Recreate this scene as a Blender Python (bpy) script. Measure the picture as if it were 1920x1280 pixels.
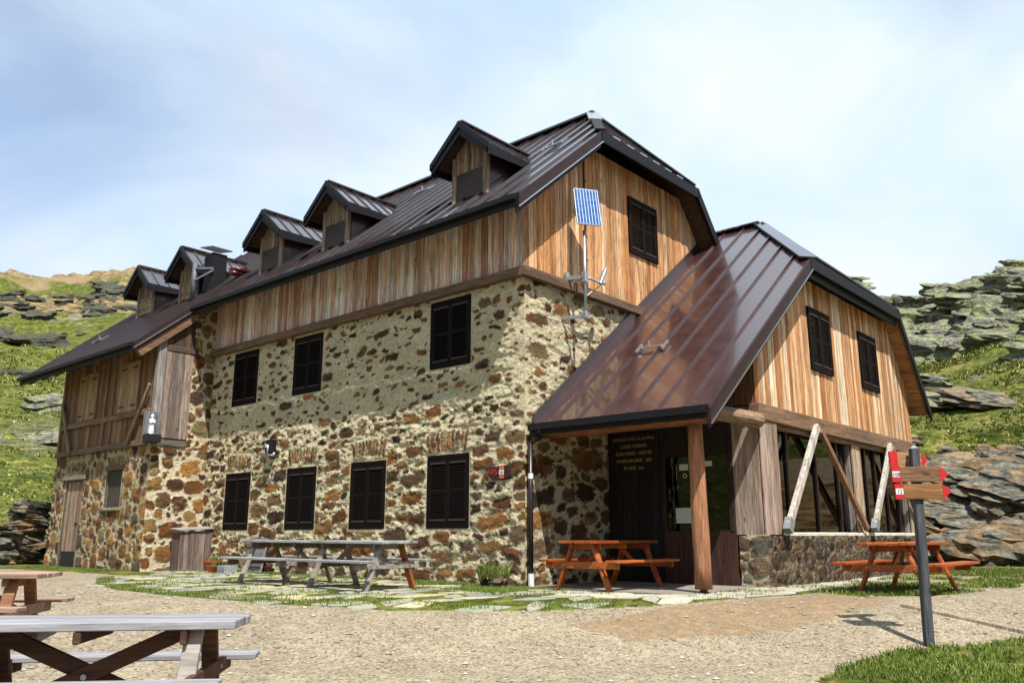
import bpy, bmesh, math, random
import numpy as np
from mathutils import Vector, Matrix

# ------------------------------------------------------------------ scene, camera, light
S = bpy.context.scene
for o in list(bpy.data.objects): bpy.data.objects.remove(o)
COL = S.collection
R = math.radians
AZ, PITCH = 41.4, 13.03
CX, CY, CZ = -11.14, -9.52, 0.85
cam = bpy.data.cameras.new('camera'); cam.lens = 1568/1920*36; cam.sensor_width = 36
cam.clip_start = 0.1; cam.clip_end = 5000
camo = bpy.data.objects.new('camera', cam); COL.objects.link(camo)
camo.location = (CX, CY, CZ); camo.rotation_euler = (R(90+PITCH), 0, R(AZ-90))
S.camera = camo
S.render.resolution_x = 1024; S.render.resolution_y = 682

SUN = Vector((-0.75, -1.4, 2.75)).normalized()       # towards the sun
EL = math.asin(SUN.z); ROT = math.atan2(SUN.x, SUN.y)
sl = bpy.data.lights.new('sun', 'SUN'); sl.energy = 5.0; sl.angle = R(0.5); sl.color = (1.0, 0.95, 0.86)
so = bpy.data.objects.new('sun', sl); COL.objects.link(so)
so.rotation_euler = (-SUN).to_track_quat('-Z', 'Y').to_euler(); so.location = (-30, -40, 60)
S.view_settings.view_transform = 'Standard'; S.view_settings.look = 'None'
S.view_settings.exposure = 0.84; S.view_settings.gamma = 1.0

W = bpy.data.worlds.new('World'); S.world = W; W.use_nodes = True
nt = W.node_tree; nt.nodes.clear()
def nd(t, ty, **kw):
    n = t.nodes.new(ty)
    for k, v in kw.items():
        if k == 'i':
            for kk, vv in v.items(): n.inputs[kk].default_value = vv
        else: setattr(n, k, v)
    return n
out = nd(nt, 'ShaderNodeOutputWorld')
sky = nd(nt, 'ShaderNodeTexSky', sky_type='NISHITA', sun_disc=False, sun_elevation=EL, sun_rotation=ROT, altitude=2400, air_density=1.0, dust_density=0.6)
bg1 = nd(nt, 'ShaderNodeBackground', i={'Strength': 0.128})
nt.links.new(sky.outputs[0], bg1.inputs[0])
tc = nd(nt, 'ShaderNodeTexCoord')
mp = nd(nt, 'ShaderNodeMapping', i={'Rotation': (0.3, 0.5, 0.9), 'Scale': (1.0, 1.9, 2.4)})
nt.links.new(tc.outputs['Generated'], mp.inputs[0])
n1 = nd(nt, 'ShaderNodeTexNoise', i={'Scale': 0.9, 'Detail': 6.0, 'Roughness': 0.5, 'Distortion': 0.6})
nt.links.new(mp.outputs[0], n1.inputs[0])
mr = nd(nt, 'ShaderNodeMapRange', i={'From Min': 0.36, 'From Max': 0.62, 'To Min': 0.30, 'To Max': 1.0})
dp_ = nd(nt, 'ShaderNodeVectorMath', operation='DOT_PRODUCT'); nt.links.new(tc.outputs['Generated'], dp_.inputs[0]); dp_.inputs[1].default_value = (.30, .82, .485)
dm_ = nd(nt, 'ShaderNodeMapRange', i={'From Min': .84, 'From Max': 1.0, 'To Min': -.03, 'To Max': .10}); nt.links.new(dp_.outputs['Value'], dm_.inputs[0])
sb_ = nd(nt, 'ShaderNodeMath', operation='SUBTRACT'); nt.links.new(n1.outputs[0], sb_.inputs[0]); nt.links.new(dm_.outputs[0], sb_.inputs[1]); nt.links.new(sb_.outputs[0], mr.inputs[0])
bg2 = nd(nt, 'ShaderNodeBackground', i={'Color': (0.78, 0.875, 0.98, 1), 'Strength': 0.62})
mx = nd(nt, 'ShaderNodeMixShader')
n3_ = nd(nt, 'ShaderNodeTexNoise', i={'Scale': 2.6, 'Detail': 8.0, 'Roughness': 0.5, 'Distortion': 0.35}); nt.links.new(mp.outputs[0], n3_.inputs[0])
cr_ = nd(nt, 'ShaderNodeValToRGB'); cr_.color_ramp.elements[0].position = .30; cr_.color_ramp.elements[0].color = (.62, .81, 1.0, 1); cr_.color_ramp.elements[1].position = .68; cr_.color_ramp.elements[1].color = (.86, .925, .99, 1)
nt.links.new(n3_.outputs[0], cr_.inputs[0]); nt.links.new(cr_.outputs[0], bg2.inputs[0]); nt.links.new(mr.outputs[0], mx.inputs[0]); nt.links.new(bg1.outputs[0], mx.inputs[1]); nt.links.new(bg2.outputs[0], mx.inputs[2])
nt.links.new(mx.outputs[0], out.inputs[0])

# ------------------------------------------------------------------ materials
KA = 0.78     # one common albedo scale for all surfaces
def mat(name):
    m = bpy.data.materials.new(name); m.use_nodes = True; t = m.node_tree; t.nodes.clear()
    o = nd(t, 'ShaderNodeOutputMaterial'); b = nd(t, 'ShaderNodeBsdfPrincipled')
    t.links.new(b.outputs[0], o.inputs[0]); return m, t, b
def L(t, a, b): t.links.new(a, b)
def noise(t, vec, scale, detail=5, rough=.55, dist=0):
    n = nd(t, 'ShaderNodeTexNoise', i={'Scale': scale, 'Detail': detail, 'Roughness': rough, 'Distortion': dist})
    if vec is not None: L(t, vec, n.inputs['Vector'])
    return n.outputs[0]
def ramp(t, fac, stops):
    r = nd(t, 'ShaderNodeValToRGB'); e = r.color_ramp.elements
    while len(e) < len(stops): e.new(0.5)
    for k, (p, c) in enumerate(stops):
        e[k].position = p; e[k].color = (c, c, c, 1) if isinstance(c, (int, float)) else (*c, 1)
    L(t, fac, r.inputs[0]); return r.outputs[0]
def mix(t, fac, a, b, mode='MIX'):
    n = nd(t, 'ShaderNodeMix', data_type='RGBA', blend_type=mode)
    for s, v in ((0, fac), (6, a), (7, b)):
        if isinstance(v, (int, float)): n.inputs[s].default_value = v if s == 0 else (v, v, v, 1)
        elif isinstance(v, tuple): n.inputs[s].default_value = (*v, 1)
        else: L(t, v, n.inputs[s])
    return n.outputs[2]
def bump(t, b, h, strength, dist):
    n = nd(t, 'ShaderNodeBump', i={'Strength': strength, 'Distance': dist}); L(t, h, n.inputs['Height']); L(t, n.outputs[0], b.inputs['Normal'])
def coords(t, scale=(1, 1, 1), rot=(0, 0, 0)):
    c = nd(t, 'ShaderNodeTexCoord'); m = nd(t, 'ShaderNodeMapping', i={'Scale': scale, 'Rotation': rot}); L(t, c.outputs['Object'], m.inputs[0]); return m.outputs[0]
def vcol(t):
    return nd(t, 'ShaderNodeVertexColor', layer_name='Col').outputs[0]
def math_(t, op, a, b=None):
    n = nd(t, 'ShaderNodeMath', operation=op)
    for k, v in enumerate((a, b)):
        if v is None: continue
        if isinstance(v, (int, float)): n.inputs[k].default_value = v
        else: L(t, v, n.inputs[k])
    return n.outputs[0]

def wood_mat(name, along='z', rough=.75, gloss=.3, contrast=.66, tint=None, knots=True):
    """board colour comes from each board's own Col attribute; grain and knots are noise stretched along the board"""
    m, t, b = mat(name)
    s = {'z': (1, 1, .07), 'x': (.07, 1, 1), 'y': (1, .07, 1)}[along]
    v = coords(t, s)
    g = noise(t, v, 42, 6, .65, .4); g2 = noise(t, v, 7, 3, .5, 1.5)
    base = vcol(t) if tint is None else mix(t, 1.0, vcol(t), tint, 'MULTIPLY')
    c = mix(t, 1.0, base, ramp(t, g, [(.30, 1-contrast), (.62, 1.15)]), 'MULTIPLY')
    c = mix(t, 1.0, c, ramp(t, g2, [(.3, .55), (.7, 1.15)]), 'MULTIPLY')
    if knots:
        vo = nd(t, 'ShaderNodeTexVoronoi', i={'Scale': 5.0}); L(t, coords(t, {'z': (1, 1, .35), 'x': (.35, 1, 1), 'y': (1, .35, 1)}[along]), vo.inputs['Vector'])
        k = ramp(t, vo.outputs['Distance'], [(.05, .3), (.11, 1.0)])
        c = mix(t, 1.0, c, k, 'MULTIPLY')
    L(t, mix(t, 1.0, c, (KA, KA, KA), 'MULTIPLY'), b.inputs['Base Color']); b.inputs['Roughness'].default_value = rough
    b.inputs['Specular IOR Level'].default_value = gloss
    bump(t, b, g, .35, .006); return m
M = {}
M['clad'] = wood_mat('larch_boards', 'z'); M['beam_x'] = wood_mat('beam_wood', 'x'); M['beam_y'] = wood_mat('beam_wood_long', 'y')
M['table'] = wood_mat('stained_table_wood', 'x', .5, .4, .35); M['grey_table'] = wood_mat('weathered_table_wood', 'x', .8, .2, .4, knots=False)

def plain(name, c, rough=.5, metal=0, var=.15, sc=8, bmp=0.0, spec=.5):
    m, t, b = mat(name); v = coords(t); n = noise(t, v, sc, 5); c = tuple(KA*q for q in c)
    L(t, mix(t, 1.0, c, ramp(t, n, [(.3, 1-var), (.7, 1+var)]), 'MULTIPLY'), b.inputs['Base Color'])
    b.inputs['Roughness'].default_value = rough; b.inputs['Metallic'].default_value = metal; b.inputs['Specular IOR Level'].default_value = spec
    if bmp: bump(t, b, n, bmp, .02)
    return m
def roof_mat(nm, base):
    m, t, b = mat(nm); v = coords(t); n = noise(t, v, 1.3, 3, .5, .3); n2 = noise(t, v, 3, 5, .6)
    c = mix(t, 1.0, base, ramp(t, n2, [(.3, .8), (.7, 1.2)]), 'MULTIPLY')
    L(t, c, b.inputs['Base Color']); L(t, ramp(t, n2, [(.3, .30), (.75, .42)]), b.inputs['Roughness'])
    b.inputs['Specular IOR Level'].default_value = .8; b.inputs['Coat Weight'].default_value = 1.0; b.inputs['Coat Roughness'].default_value = .10; b.inputs['Coat IOR'].default_value = 1.55
    bump(t, b, n, .35, .04); return m
M['roof'] = roof_mat('dark_brown_sheet_metal', (.020, .0095, .010)); M['roof_b'] = roof_mat('red_brown_sheet_metal', (.036, .0115, .0105))
M['fascia'] = plain('dark_painted_fascia', (.007, .0065, .010), .55, 0, .3, 14, .1, .25)
M['trim'] = plain('dark_brown_trim', (.030, .014, .014), .55, 0, .2, 10, 0, .3)
M['flash'] = plain('bright_metal_flashing', (.62, .64, .68), .3, .9, .08)
M['galv'] = plain('galvanised_steel', (.42, .47, .52), .42, .7, .2, 20)
M['shutter'] = plain('dark_shutter_wood', (.0065, .004, .0035), .7, 0, .4, 30, .1, .12)
M['black'] = plain('black_void', (.004, .004, .004), .9, 0, .1)
M['dormershut'] = plain('brown_shutter_board', (.035, .016, .012), .6, 0, .2, 20)
M['white'] = plain('white_paint', (.75, .76, .76), .5, 0, .1, 20)
M['cream'] = plain('lime_plaster', (.62, .58, .48), .9, 0, .25, 10, .4)
M['inner'] = plain('dark_interior', (.05, .04, .035), .9, 0, .3)
M['red'] = plain('red_paint', (.55, .015, .02), .45, 0, .15, 20)
M['darkred'] = plain('dark_red_sheet', (.13, .010, .014), .35, 0, .4, 6)
M['orange'] = plain('orange_paint', (.55, .12, .03), .5, 0, .15, 20)
M['yellowtxt'] = plain('carved_yellow_letters', (.50, .38, .12), .6, 0, .2, 30)
M['redtxt'] = plain('carved_red_letters', (.42, .22, .12), .6, 0, .2, 30)
M['ink'] = plain('dark_ink', (.03, .05, .12), .6, 0, .2, 30)
M['terracotta'] = plain('terracotta', (.32, .075, .03), .7, 0, .2, 14, .1)
M['pipe'] = plain('dark_brown_pipe', (.022, .013, .014), .35, .2, .2)
M['paper'] = plain('paper', (.62, .66, .62), .7, 0, .06, 30)
M['cloth'] = plain('orange_fabric', (.60, .22, .04), .8, 0, .2, 12)
M['leaf'] = None

def glass_mat():
    m, t, b = mat('window_glass'); o = [n for n in t.nodes if n.type == 'OUTPUT_MATERIAL'][0]; t.nodes.remove(b)
    g = nd(t, 'ShaderNodeBsdfGlossy', i={'Roughness': .01, 'Color': (.95, .97, 1, 1)}); tr = nd(t, 'ShaderNodeBsdfTransparent', i={'Color': (.42, .45, .45, 1)})
    f = nd(t, 'ShaderNodeFresnel', i={'IOR': 1.42}); x = nd(t, 'ShaderNodeMixShader')
    L(t, f.outputs[0], x.inputs[0]); L(t, tr.outputs[0], x.inputs[1]); L(t, g.outputs[0], x.inputs[2]); L(t, x.outputs[0], o.inputs[0]); return m
M['glass'] = glass_mat()

def masonry_mat():
    m, t, b = mat('rubble_masonry'); v = coords(t); n = noise(t, v, 34, 6, .7); n2 = noise(t, coords(t, (1, 1, 2.6), (0.2, .1, .3)), 9, 5, .65, 1.0); n3 = noise(t, v, 110, 3, .7)
    c = mix(t, 1.0, vcol(t), ramp(t, n, [(.28, .5), (.66, 1.25)]), 'MULTIPLY')
    c = mix(t, 1.0, c, ramp(t, n2, [(.3, .66), (.6, 1.12)]), 'MULTIPLY')
    L(t, mix(t, 1.0, c, (KA*1.06, KA*1.05, KA*.98), 'MULTIPLY'), b.inputs['Base Color']); b.inputs['Roughness'].default_value = .92; b.inputs['Specular IOR Level'].default_value = .2
    h = math_(t, 'ADD', n, math_(t, 'ADD', n2, math_(t, 'MULTIPLY', n3, .4)))
    bump(t, b, h, .9, .030); return m
M['stone'] = masonry_mat()

def terrain_mat():
    """R of Col = bare rock, G = grass, B = bare earth; the remainder is gravel"""
    m, t, b = mat('mountain_ground')
    sep = nd(t, 'ShaderNodeSeparateColor'); L(t, vcol(t), sep.inputs[0])
    v = coords(t)
    big = noise(t, v, .12, 5, .6); mid = noise(t, v, .9, 6, .62); fine = noise(t, v, 6, 6, .68); micro = noise(t, v, 30, 4, .7)
    # gravel
    vo = nd(t, 'ShaderNodeTexVoronoi', i={'Scale': 38.0, 'Randomness': 1.0}); L(t, v, vo.inputs['Vector'])
    hsv = nd(t, 'ShaderNodeSeparateColor'); L(t, vo.outputs['Color'], hsv.inputs[0])
    g = mix(t, hsv.outputs[0], (.250, .205, .140), (.430, .358, .250))
    g = mix(t, ramp(t, hsv.outputs[1], [(.90, 0), (.93, 1)]), g, (.44, .40, .32))
    g = mix(t, ramp(t, hsv.outputs[2], [(.90, 0), (.94, 1)]), g, (.13, .105, .09))
    g = mix(t, 1.0, g, ramp(t, mid, [(.3, .8), (.7, 1.14)]), 'MULTIPLY')
    g = mix(t, 1.0, g, ramp(t, fine, [(.3, .78), (.7, 1.15)]), 'MULTIPLY')
    # grass
    gr = ramp(t, mid, [(.30, (.034, .052, .007)), (.44, (.085, .112, .014)), (.56, (.15, .16, .030)), (.70, (.26, .23, .075))])
    tus = noise(t, v, 2.6, 6, .7, .8)
    gr = mix(t, 1.0, gr, ramp(t, fine, [(.32, .30), (.66, 1.45)]), 'MULTIPLY')
    gr = mix(t, 1.0, gr, ramp(t, tus, [(.38, .38), (.55, 1.15), (.7, 1.5)]), 'MULTIPLY')
    # rock
    st = noise(t, coords(t, (.35, .35, 2.4), (.22, -.16, 0)), 1.4, 7, .68, .6)
    rk = ramp(t, st, [(.38, (.012, .011, .012)), (.46, (.09, .09, .082)), (.53, (.21, .21, .165)), (.66, (.34, .34, .25))])
    rk = mix(t, ramp(t, fine, [(.48, 0), (.62, .55)]), rk, (.24, .265, .10))
    rk = mix(t, 1.0, rk, ramp(t, micro, [(.3, .6), (.7, 1.25)]), 'MULTIPLY')
    rk = mix(t, sep.outputs[2], rk, mix(t, 1.0, rk, (1.45, .95, .56), 'MULTIPLY'))
    # earth
    ea = ramp(t, fine, [(.3, (.15, .085, .045)), (.5, (.27, .18, .10)), (.7, (.37, .28, .17))])
    def sharp(mask, w=.55):
        s = math_(t, 'ADD', mask, math_(t, 'MULTIPLY', math_(t, 'SUBTRACT', fine, .5), w))
        return ramp(t, s, [(.44, 0), (.56, 1)])
    c = mix(t, math_(t, 'MULTIPLY', sharp(sep.outputs[2], 1.6), .8), g, ea); c = mix(t, sharp(sep.outputs[1], 1.1), c, gr); c = mix(t, sharp(sep.outputs[0], .7), c, rk)
    L(t, mix(t, 1.0, c, (KA, KA, KA), 'MULTIPLY'), b.inputs['Base Color']); b.inputs['Roughness'].default_value = .95; b.inputs['Specular IOR Level'].default_value = .15
    h = math_(t, 'ADD', math_(t, 'MULTIPLY', vo.outputs['Distance'], -.5), math_(t, 'ADD', fine, math_(t, 'MULTIPLY', st, 1.5)))
    bump(t, b, h, .7, .06); return m
M['terrain'] = terrain_mat()
def rock_mat(name, tint, lum=1.0, amt=.7):
    m, t, b = mat(name); v = coords(t); st = noise(t, coords(t, (.5, .5, 4.0), (.28, -.24, 0)), 1.7, 8, .72, .5); fine = noise(t, v, 5, 7, .72); mi = noise(t, v, 1.3, 6, .6)
    rk = ramp(t, st, [(.36, (.010*lum, .009*lum, .009*lum)), (.44, (.08*lum, .078*lum, .066*lum)), (.54, (.17*lum, .168*lum, .135*lum)), (.68, (.30*lum, .30*lum, .23*lum))])
    rk = mix(t, ramp(t, mi, [(.46, 0), (.60, amt)]), rk, tint); rk = mix(t, 1.0, rk, ramp(t, fine, [(.32, .42), (.66, 1.4)]), 'MULTIPLY')
    L(t, mix(t, 1.0, rk, (KA, KA, KA), 'MULTIPLY'), b.inputs['Base Color']); b.inputs['Roughness'].default_value = .95; b.inputs['Specular IOR Level'].default_value = .1
    bump(t, b, math_(t, 'ADD', math_(t, 'MULTIPLY', st, 1.5), fine), 1.0, .14); return m
M['rock'] = rock_mat('lichen_rock', (.32, .36, .14), 1.6); M['darkrock'] = rock_mat('brown_rock', (.36, .22, .11), 1.35); M['slate'] = rock_mat('dark_slate_rock', (.12, .13, .06), .62, .5)
def flag_mat():
    m, t, b = mat('flagstone'); v = coords(t); n = noise(t, v, 12, 6, .65); n2 = noise(t, v, 60, 3)
    c = mix(t, 1.0, vcol(t), ramp(t, n, [(.3, .7), (.7, 1.2)]), 'MULTIPLY'); c = mix(t, 1.0, c, ramp(t, n2, [(.3, .85), (.7, 1.1)]), 'MULTIPLY')
    L(t, mix(t, 1.0, c, (KA, KA, KA), 'MULTIPLY'), b.inputs['Base Color']); b.inputs['Roughness'].default_value = .8; bump(t, b, n, .5, .015); return m
M['flag'] = flag_mat()
def blade_mat():
    m, t, b = mat('grass_blades'); L(t, mix(t, 1.0, vcol(t), (KA, KA, KA), 'MULTIPLY'), b.inputs['Base Color']); b.inputs['Roughness'].default_value = .6; b.inputs['Specular IOR Level'].default_value = .25
    b.inputs['Subsurface Weight'].default_value = 0; return m
M['leaf'] = blade_mat()
def solar_mat():
    m, t, b = mat('solar_cells'); c = nd(t, 'ShaderNodeTexCoord'); s = nd(t, 'ShaderNodeSeparateXYZ'); L(t, c.outputs['Object'], s.inputs[0])
    fx = math_(t, 'FRACT', math_(t, 'MULTIPLY', math_(t, 'ADD', s.outputs[0], .25), 16)); line = math_(t, 'LESS_THAN', fx, .22)
    fz = math_(t, 'FRACT', math_(t, 'MULTIPLY', math_(t, 'ADD', s.outputs[2], .4), 9)); line2 = math_(t, 'LESS_THAN', fz, .06)
    n = noise(t, c.outputs['Object'], 14, 3)
    cc = ramp(t, n, [(.35, (.008, .028, .12)), (.65, (.03, .11, .32))])
    cc = mix(t, math_(t, 'MAXIMUM', line, math_(t, 'MULTIPLY', line2, .15)), cc, (.38, .50, .66))
    L(t, cc, b.inputs['Base Color']); b.inputs['Roughness'].default_value = .2; return m
M['solar'] = solar_mat()
M['flue'] = plain('dull_grey_flue', (.10, .11, .13), .6, .3, .2, 12)

# ------------------------------------------------------------------ numpy noise
def _h(ix, iy, s):
    n = (ix.astype(np.int64)*374761393 + iy.astype(np.int64)*668265263 + s*69069) & 0xffffffff
    n = ((n ^ (n >> 13))*1274126177) & 0xffffffff
    return ((n ^ (n >> 16)) & 0xffff)/65535.0
def vn(x, y, s=0):
    x = np.asarray(x, float); y = np.asarray(y, float)
    ix = np.floor(x); iy = np.floor(y); fx = x-ix; fy = y-iy
    fx = fx*fx*(3-2*fx); fy = fy*fy*(3-2*fy)
    a = _h(ix, iy, s); b = _h(ix+1, iy, s); c = _h(ix, iy+1, s); d = _h(ix+1, iy+1, s)
    return (a*(1-fx)+b*fx)*(1-fy)+(c*(1-fx)+d*fx)*fy
def fbm(x, y, s=0, o=4, r=.5):
    t = 0; a = 1; w = 0
    for k in range(o):
        t = t+a*vn(x, y, s+k*17); w += a; a *= r; x = x*2.03+5.1; y = y*2.03-3.7
    return t/w
def sst(a, b, x):
    t = np.clip((x-a)/(b-a), 0, 1); return t*t*(3-2*t)

# ------------------------------------------------------------------ mesh helpers
def link(name, me, m, parent=None, smooth=False):
    o = bpy.data.objects.new(name, me); COL.objects.link(o)
    if m is not None: me.materials.append(m)
    if parent is not None: o.parent = parent
    if smooth: me.polygons.foreach_set('use_smooth', [True]*len(me.polygons))
    return o
def empty(name, label, cat, loc=(0, 0, 0), rz=0, group=None):
    o = bpy.data.objects.new(name, None); COL.objects.link(o); o.location = loc; o.rotation_euler = (0, 0, rz); o.empty_display_size = .2
    return tag(o, label, cat, group)
def tag(o, label=None, cat=None, group=None, kind=None):
    if label: o['label'] = label
    if cat: o['category'] = cat
    if group: o['group'] = group
    if kind: o['kind'] = kind
    return o
class MB:
    def __init__(s, seed=0): s.v = []; s.f = []; s.c = []; s.r = random.Random(seed)
    def add(s, vs, fs, col=(.5, .5, .5)):
        k = len(s.v); s.v += [tuple(p) for p in vs]; s.f += [[k+i for i in f] for f in fs]; s.c += [col]*len(vs); return s
    def obox(s, c, ax, ay, az, col=(.5, .5, .5)):
        """box from centre and three half-axis vectors"""
        c = Vector(c); ax = Vector(ax); ay = Vector(ay); az = Vector(az)
        vs = [c+i*ax+j*ay+k*az for k in (-1, 1) for j in (-1, 1) for i in (-1, 1)]
        return s.add(vs, [(0, 2, 3, 1), (4, 5, 7, 6), (0, 1, 5, 4), (2, 6, 7, 3), (0, 4, 6, 2), (1, 3, 7, 5)], col)
    def box(s, lo, hi, col=(.5, .5, .5)):
        lo = Vector(lo); hi = Vector(hi); c = (lo+hi)/2; d = (hi-lo)/2
        return s.obox(c, (d.x, 0, 0), (0, d.y, 0), (0, 0, d.z), col)
    def bar(s, p0, p1, w, h, up=(0, 0, 1), col=(.5, .5, .5)):
        p0 = Vector(p0); p1 = Vector(p1); d = (p1-p0); u = Vector(up); sd = d.cross(u)
        if sd.length < 1e-6: sd = d.cross(Vector((1, 0, 0)))
        sd.normalize(); n = sd.cross(d).normalized()
        return s.obox((p0+p1)/2, d/2, sd*w/2, n*h/2, col)
    def tube(s, p0, p1, r0, r1=None, n=10, col=(.5, .5, .5), rough=0):
        r1 = r0 if r1 is None else r1; p0 = Vector(p0); p1 = Vector(p1); d = (p1-p0).normalized()
        a = d.orthogonal().normalized(); b = d.cross(a); seg = 1 if not rough else 8; vs = []; fs = []
        for q in range(seg+1):
            t = q/seg; c = p0.lerp(p1, t); r = r0+(r1-r0)*t
            for k in range(n):
                th = 2*math.pi*k/n; rr = r*(1+rough*(s.r.random()-.5)); vs.append(c+rr*(math.cos(th)*a+math.sin(th)*b))
        for q in range(seg):
            for k in range(n): fs.append((q*n+k, q*n+(k+1) % n, (q+1)*n+(k+1) % n, (q+1)*n+k))
        fs.append(tuple(range(n))[::-1]); fs.append(tuple(seg*n+k for k in range(n)))
        return s.add(vs, fs, col)
    def prism(s, poly, off, col=(.5, .5, .5)):
        n = len(poly); off = Vector(off); vs = [Vector(p) for p in poly]+[Vector(p)+off for p in poly]
        fs = [tuple(range(n)), tuple(range(2*n-1, n-1, -1))]+[(k, k+n, (k+1) % n+n, (k+1) % n) for k in range(n)]
        return s.add(vs, fs, col)
    def lump(s, c, r, seed=0, col=(.5, .5, .5), sub=2, amp=.35, flat=1.0, rot=None):
        """a broken block: a rounded box cut by random planes"""
        bm = bmesh.new(); bmesh.ops.create_cube(bm, size=2); bmesh.ops.subdivide_edges(bm, edges=bm.edges[:], cuts=2 if sub < 3 else 5, use_grid_fill=True)
        rs = random.Random(seed); ph = [rs.uniform(0, 6.28) for _ in range(6)]
        pl = [(Vector((rs.uniform(-1, 1), rs.uniform(-1, 1), rs.uniform(-.6, .6))).normalized(), rs.uniform(.62, .95)) for _ in range(8)]
        for v in bm.verts:
            p = v.co.copy()
            for nn, dd in pl:
                q = p.dot(nn)
                if q > dd: p -= nn*(q-dd)
            lay = .10*math.copysign(1, math.sin(p.z*6+ph[3])) if sub >= 3 else 0
            k = 1+amp*.35*(math.sin(p.x*3+ph[0])*math.sin(p.y*4+ph[1])+.5*math.sin(p.z*7+ph[2]+p.x*5))+lay+rs.uniform(-.07, .07)
            p = Vector((p.x*r[0]*k, p.y*r[1]*k, p.z*r[2]*(1+rs.uniform(-.12, .12))))
            if rot: p = rot @ p
            v.co = p+Vector(c)
        bm.verts.index_update(); s.add([v.co for v in bm.verts], [[v.index for v in f.verts] for f in bm.faces], col); bm.free(); return s
    def build(s, name, m, parent=None, smooth=False, bevel=0, loc=None):
        me = bpy.data.meshes.new(name); me.from_pydata(s.v, [], s.f); me.update()
        ca = me.color_attributes.new('Col', 'FLOAT_COLOR', 'POINT')
        a = np.ones((len(s.v), 4), np.float32); a[:, :3] = np.array(s.c, np.float32).reshape(-1, 3); ca.data.foreach_set('color', a.ravel())
        bm = bmesh.new(); bm.from_mesh(me); bmesh.ops.recalc_face_normals(bm, faces=bm.faces); bm.to_mesh(me); bm.free()
        o = link(name, me, m, parent, smooth)
        if bevel:
            b = o.modifiers.new('bevel', 'BEVEL'); b.width = bevel; b.segments = 1; b.limit_method = 'ANGLE'; b.harden_normals = False
        if loc is not None: o.location = loc
        return o
def grid_mesh(name, P, C, m, parent=None, keep=None, smooth=True):
    """P (nu,nv,3), C (nu,nv,3); keep (nu-1,nv-1) bool"""
    nu, nv = P.shape[:2]; idx = np.arange(nu*nv).reshape(nu, nv)
    q = np.stack([idx[:-1, :-1], idx[1:, :-1], idx[1:, 1:], idx[:-1, 1:]], -1)
    q = q[keep] if keep is not None else q.reshape(-1, 4)
    used = np.zeros(nu*nv, bool); used[q.ravel()] = True; remap = np.cumsum(used)-1; q = remap[q]; V = P.reshape(-1, 3)[used]
    me = bpy.data.meshes.new(name); me.vertices.add(len(V)); me.vertices.foreach_set('co', V.astype(np.float32).ravel())
    me.loops.add(q.size); me.loops.foreach_set('vertex_index', q.astype(np.int32).ravel())
    me.polygons.add(len(q)); me.polygons.foreach_set('loop_start', np.arange(0, q.size, 4, dtype=np.int32)); me.polygons.foreach_set('loop_total', np.full(len(q), 4, np.int32))
    me.update(calc_edges=True); me.validate()
    ca = me.color_attributes.new('Col', 'FLOAT_COLOR', 'POINT'); a = np.ones((len(V), 4), np.float32); a[:, :3] = C.reshape(-1, 3)[used]; ca.data.foreach_set('color', a.ravel())
    return link(name, me, m, parent, smooth)
def text_mesh(name, body, size, loc, rot, m, parent=None, depth=.004, align='LEFT'):
    cu = bpy.data.curves.new(name, 'FONT'); cu.body = body; cu.size = size; cu.extrude = depth; cu.align_x = align
    o = bpy.data.objects.new(name+'_tmp', cu); COL.objects.link(o); bpy.context.view_layer.update()
    me = bpy.data.meshes.new_from_object(o.evaluated_get(bpy.context.evaluated_depsgraph_get())); bpy.data.objects.remove(o)
    me.name = name; me.materials.clear(); t = link(name, me, m, parent); t.location = loc; t.rotation_euler = rot; return t

# ------------------------------------------------------------------ terrain
ca_, sa_ = math.cos(R(AZ)), math.sin(R(AZ))
def base_z(F, Lt):
    F1 = 9.2 + np.clip((3-Lt)/7, 0, 1)*(-2.6); return -.45*(1-sst(F1, 12.3, F))
TR = [  # radius, tan(elevation seen from the eye): right hill, left hill
    np.array([[0, 0], [24, -.036], [27.5, -.03], [29, .02], [31, .075], [33.5, .088], [36, .10], [37, .125], [41, .15], [48, .20], [54, .235], [60, .272], [66, .302], [75, .30], [100, .24], [260, .20], [600, .1]]),
    np.array([[0, 0], [24, -.036], [30, -.028], [36, .01], [48, .06], [60, .10], [75, .142], [92, .165], [120, .20], [160, .245], [210, .278], [262, .302], [300, .29], [380, .24], [480, .2], [600, .15]]),
    np.array([[0, 0], [30, -.028], [45, 0], [80, .08], [160, .14], [300, .18], [600, .15]])]
for k_, f_ in ((0, .865), (1, .93)): TR[k_][:, 1] = np.where(TR[k_][:, 1] > 0, TR[k_][:, 1]*f_, TR[k_][:, 1])
def terrain_z(x, y):
    dx = x-CX; dy = y-CY; r = np.hypot(dx, dy); az = np.degrees(np.arctan2(dy, dx))
    F = dx*ca_+dy*sa_; Lt = dx*sa_-dy*ca_
    zn = base_z(F, Lt)
    def prof(k): return CZ+r*np.interp(r, TR[k][:, 0], TR[k][:, 1])
    wr = 1-sst(20, 30, az); wl = sst(54, 60, az); wm = 1-wr-wl
    # skyline shape by direction: real hills of different height
    skr = np.interp(az, [-60, -20, 6, 9, 10.5, 12, 14, 16, 17.2, 18.5, 20.5, 24], [.9, 1.0, 1.08, 1.06, 1.04, 1.0, .955, .955, .98, 1.05, 1.07, 1.0])
    skl = np.interp(az, [55, 60, 63, 65, 66.5, 68, 70, 72, 76, 90, 150], [.9, .95, .98, 1.01, 1.045, 1.02, .975, .965, .98, 1.0, .9])
    far = sst(26, 50, r); farl = sst(40, 160, r)
    zh = wr*(CZ+(prof(0)-CZ)*(1+(skr-1)*far))+wl*(CZ+(prof(1)-CZ)*(1+(skl-1)*farl))+wm*prof(2)
    k = sst(23.5, 27, r)
    return zn*(1-k)+zh*k, r, az, F, Lt
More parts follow.
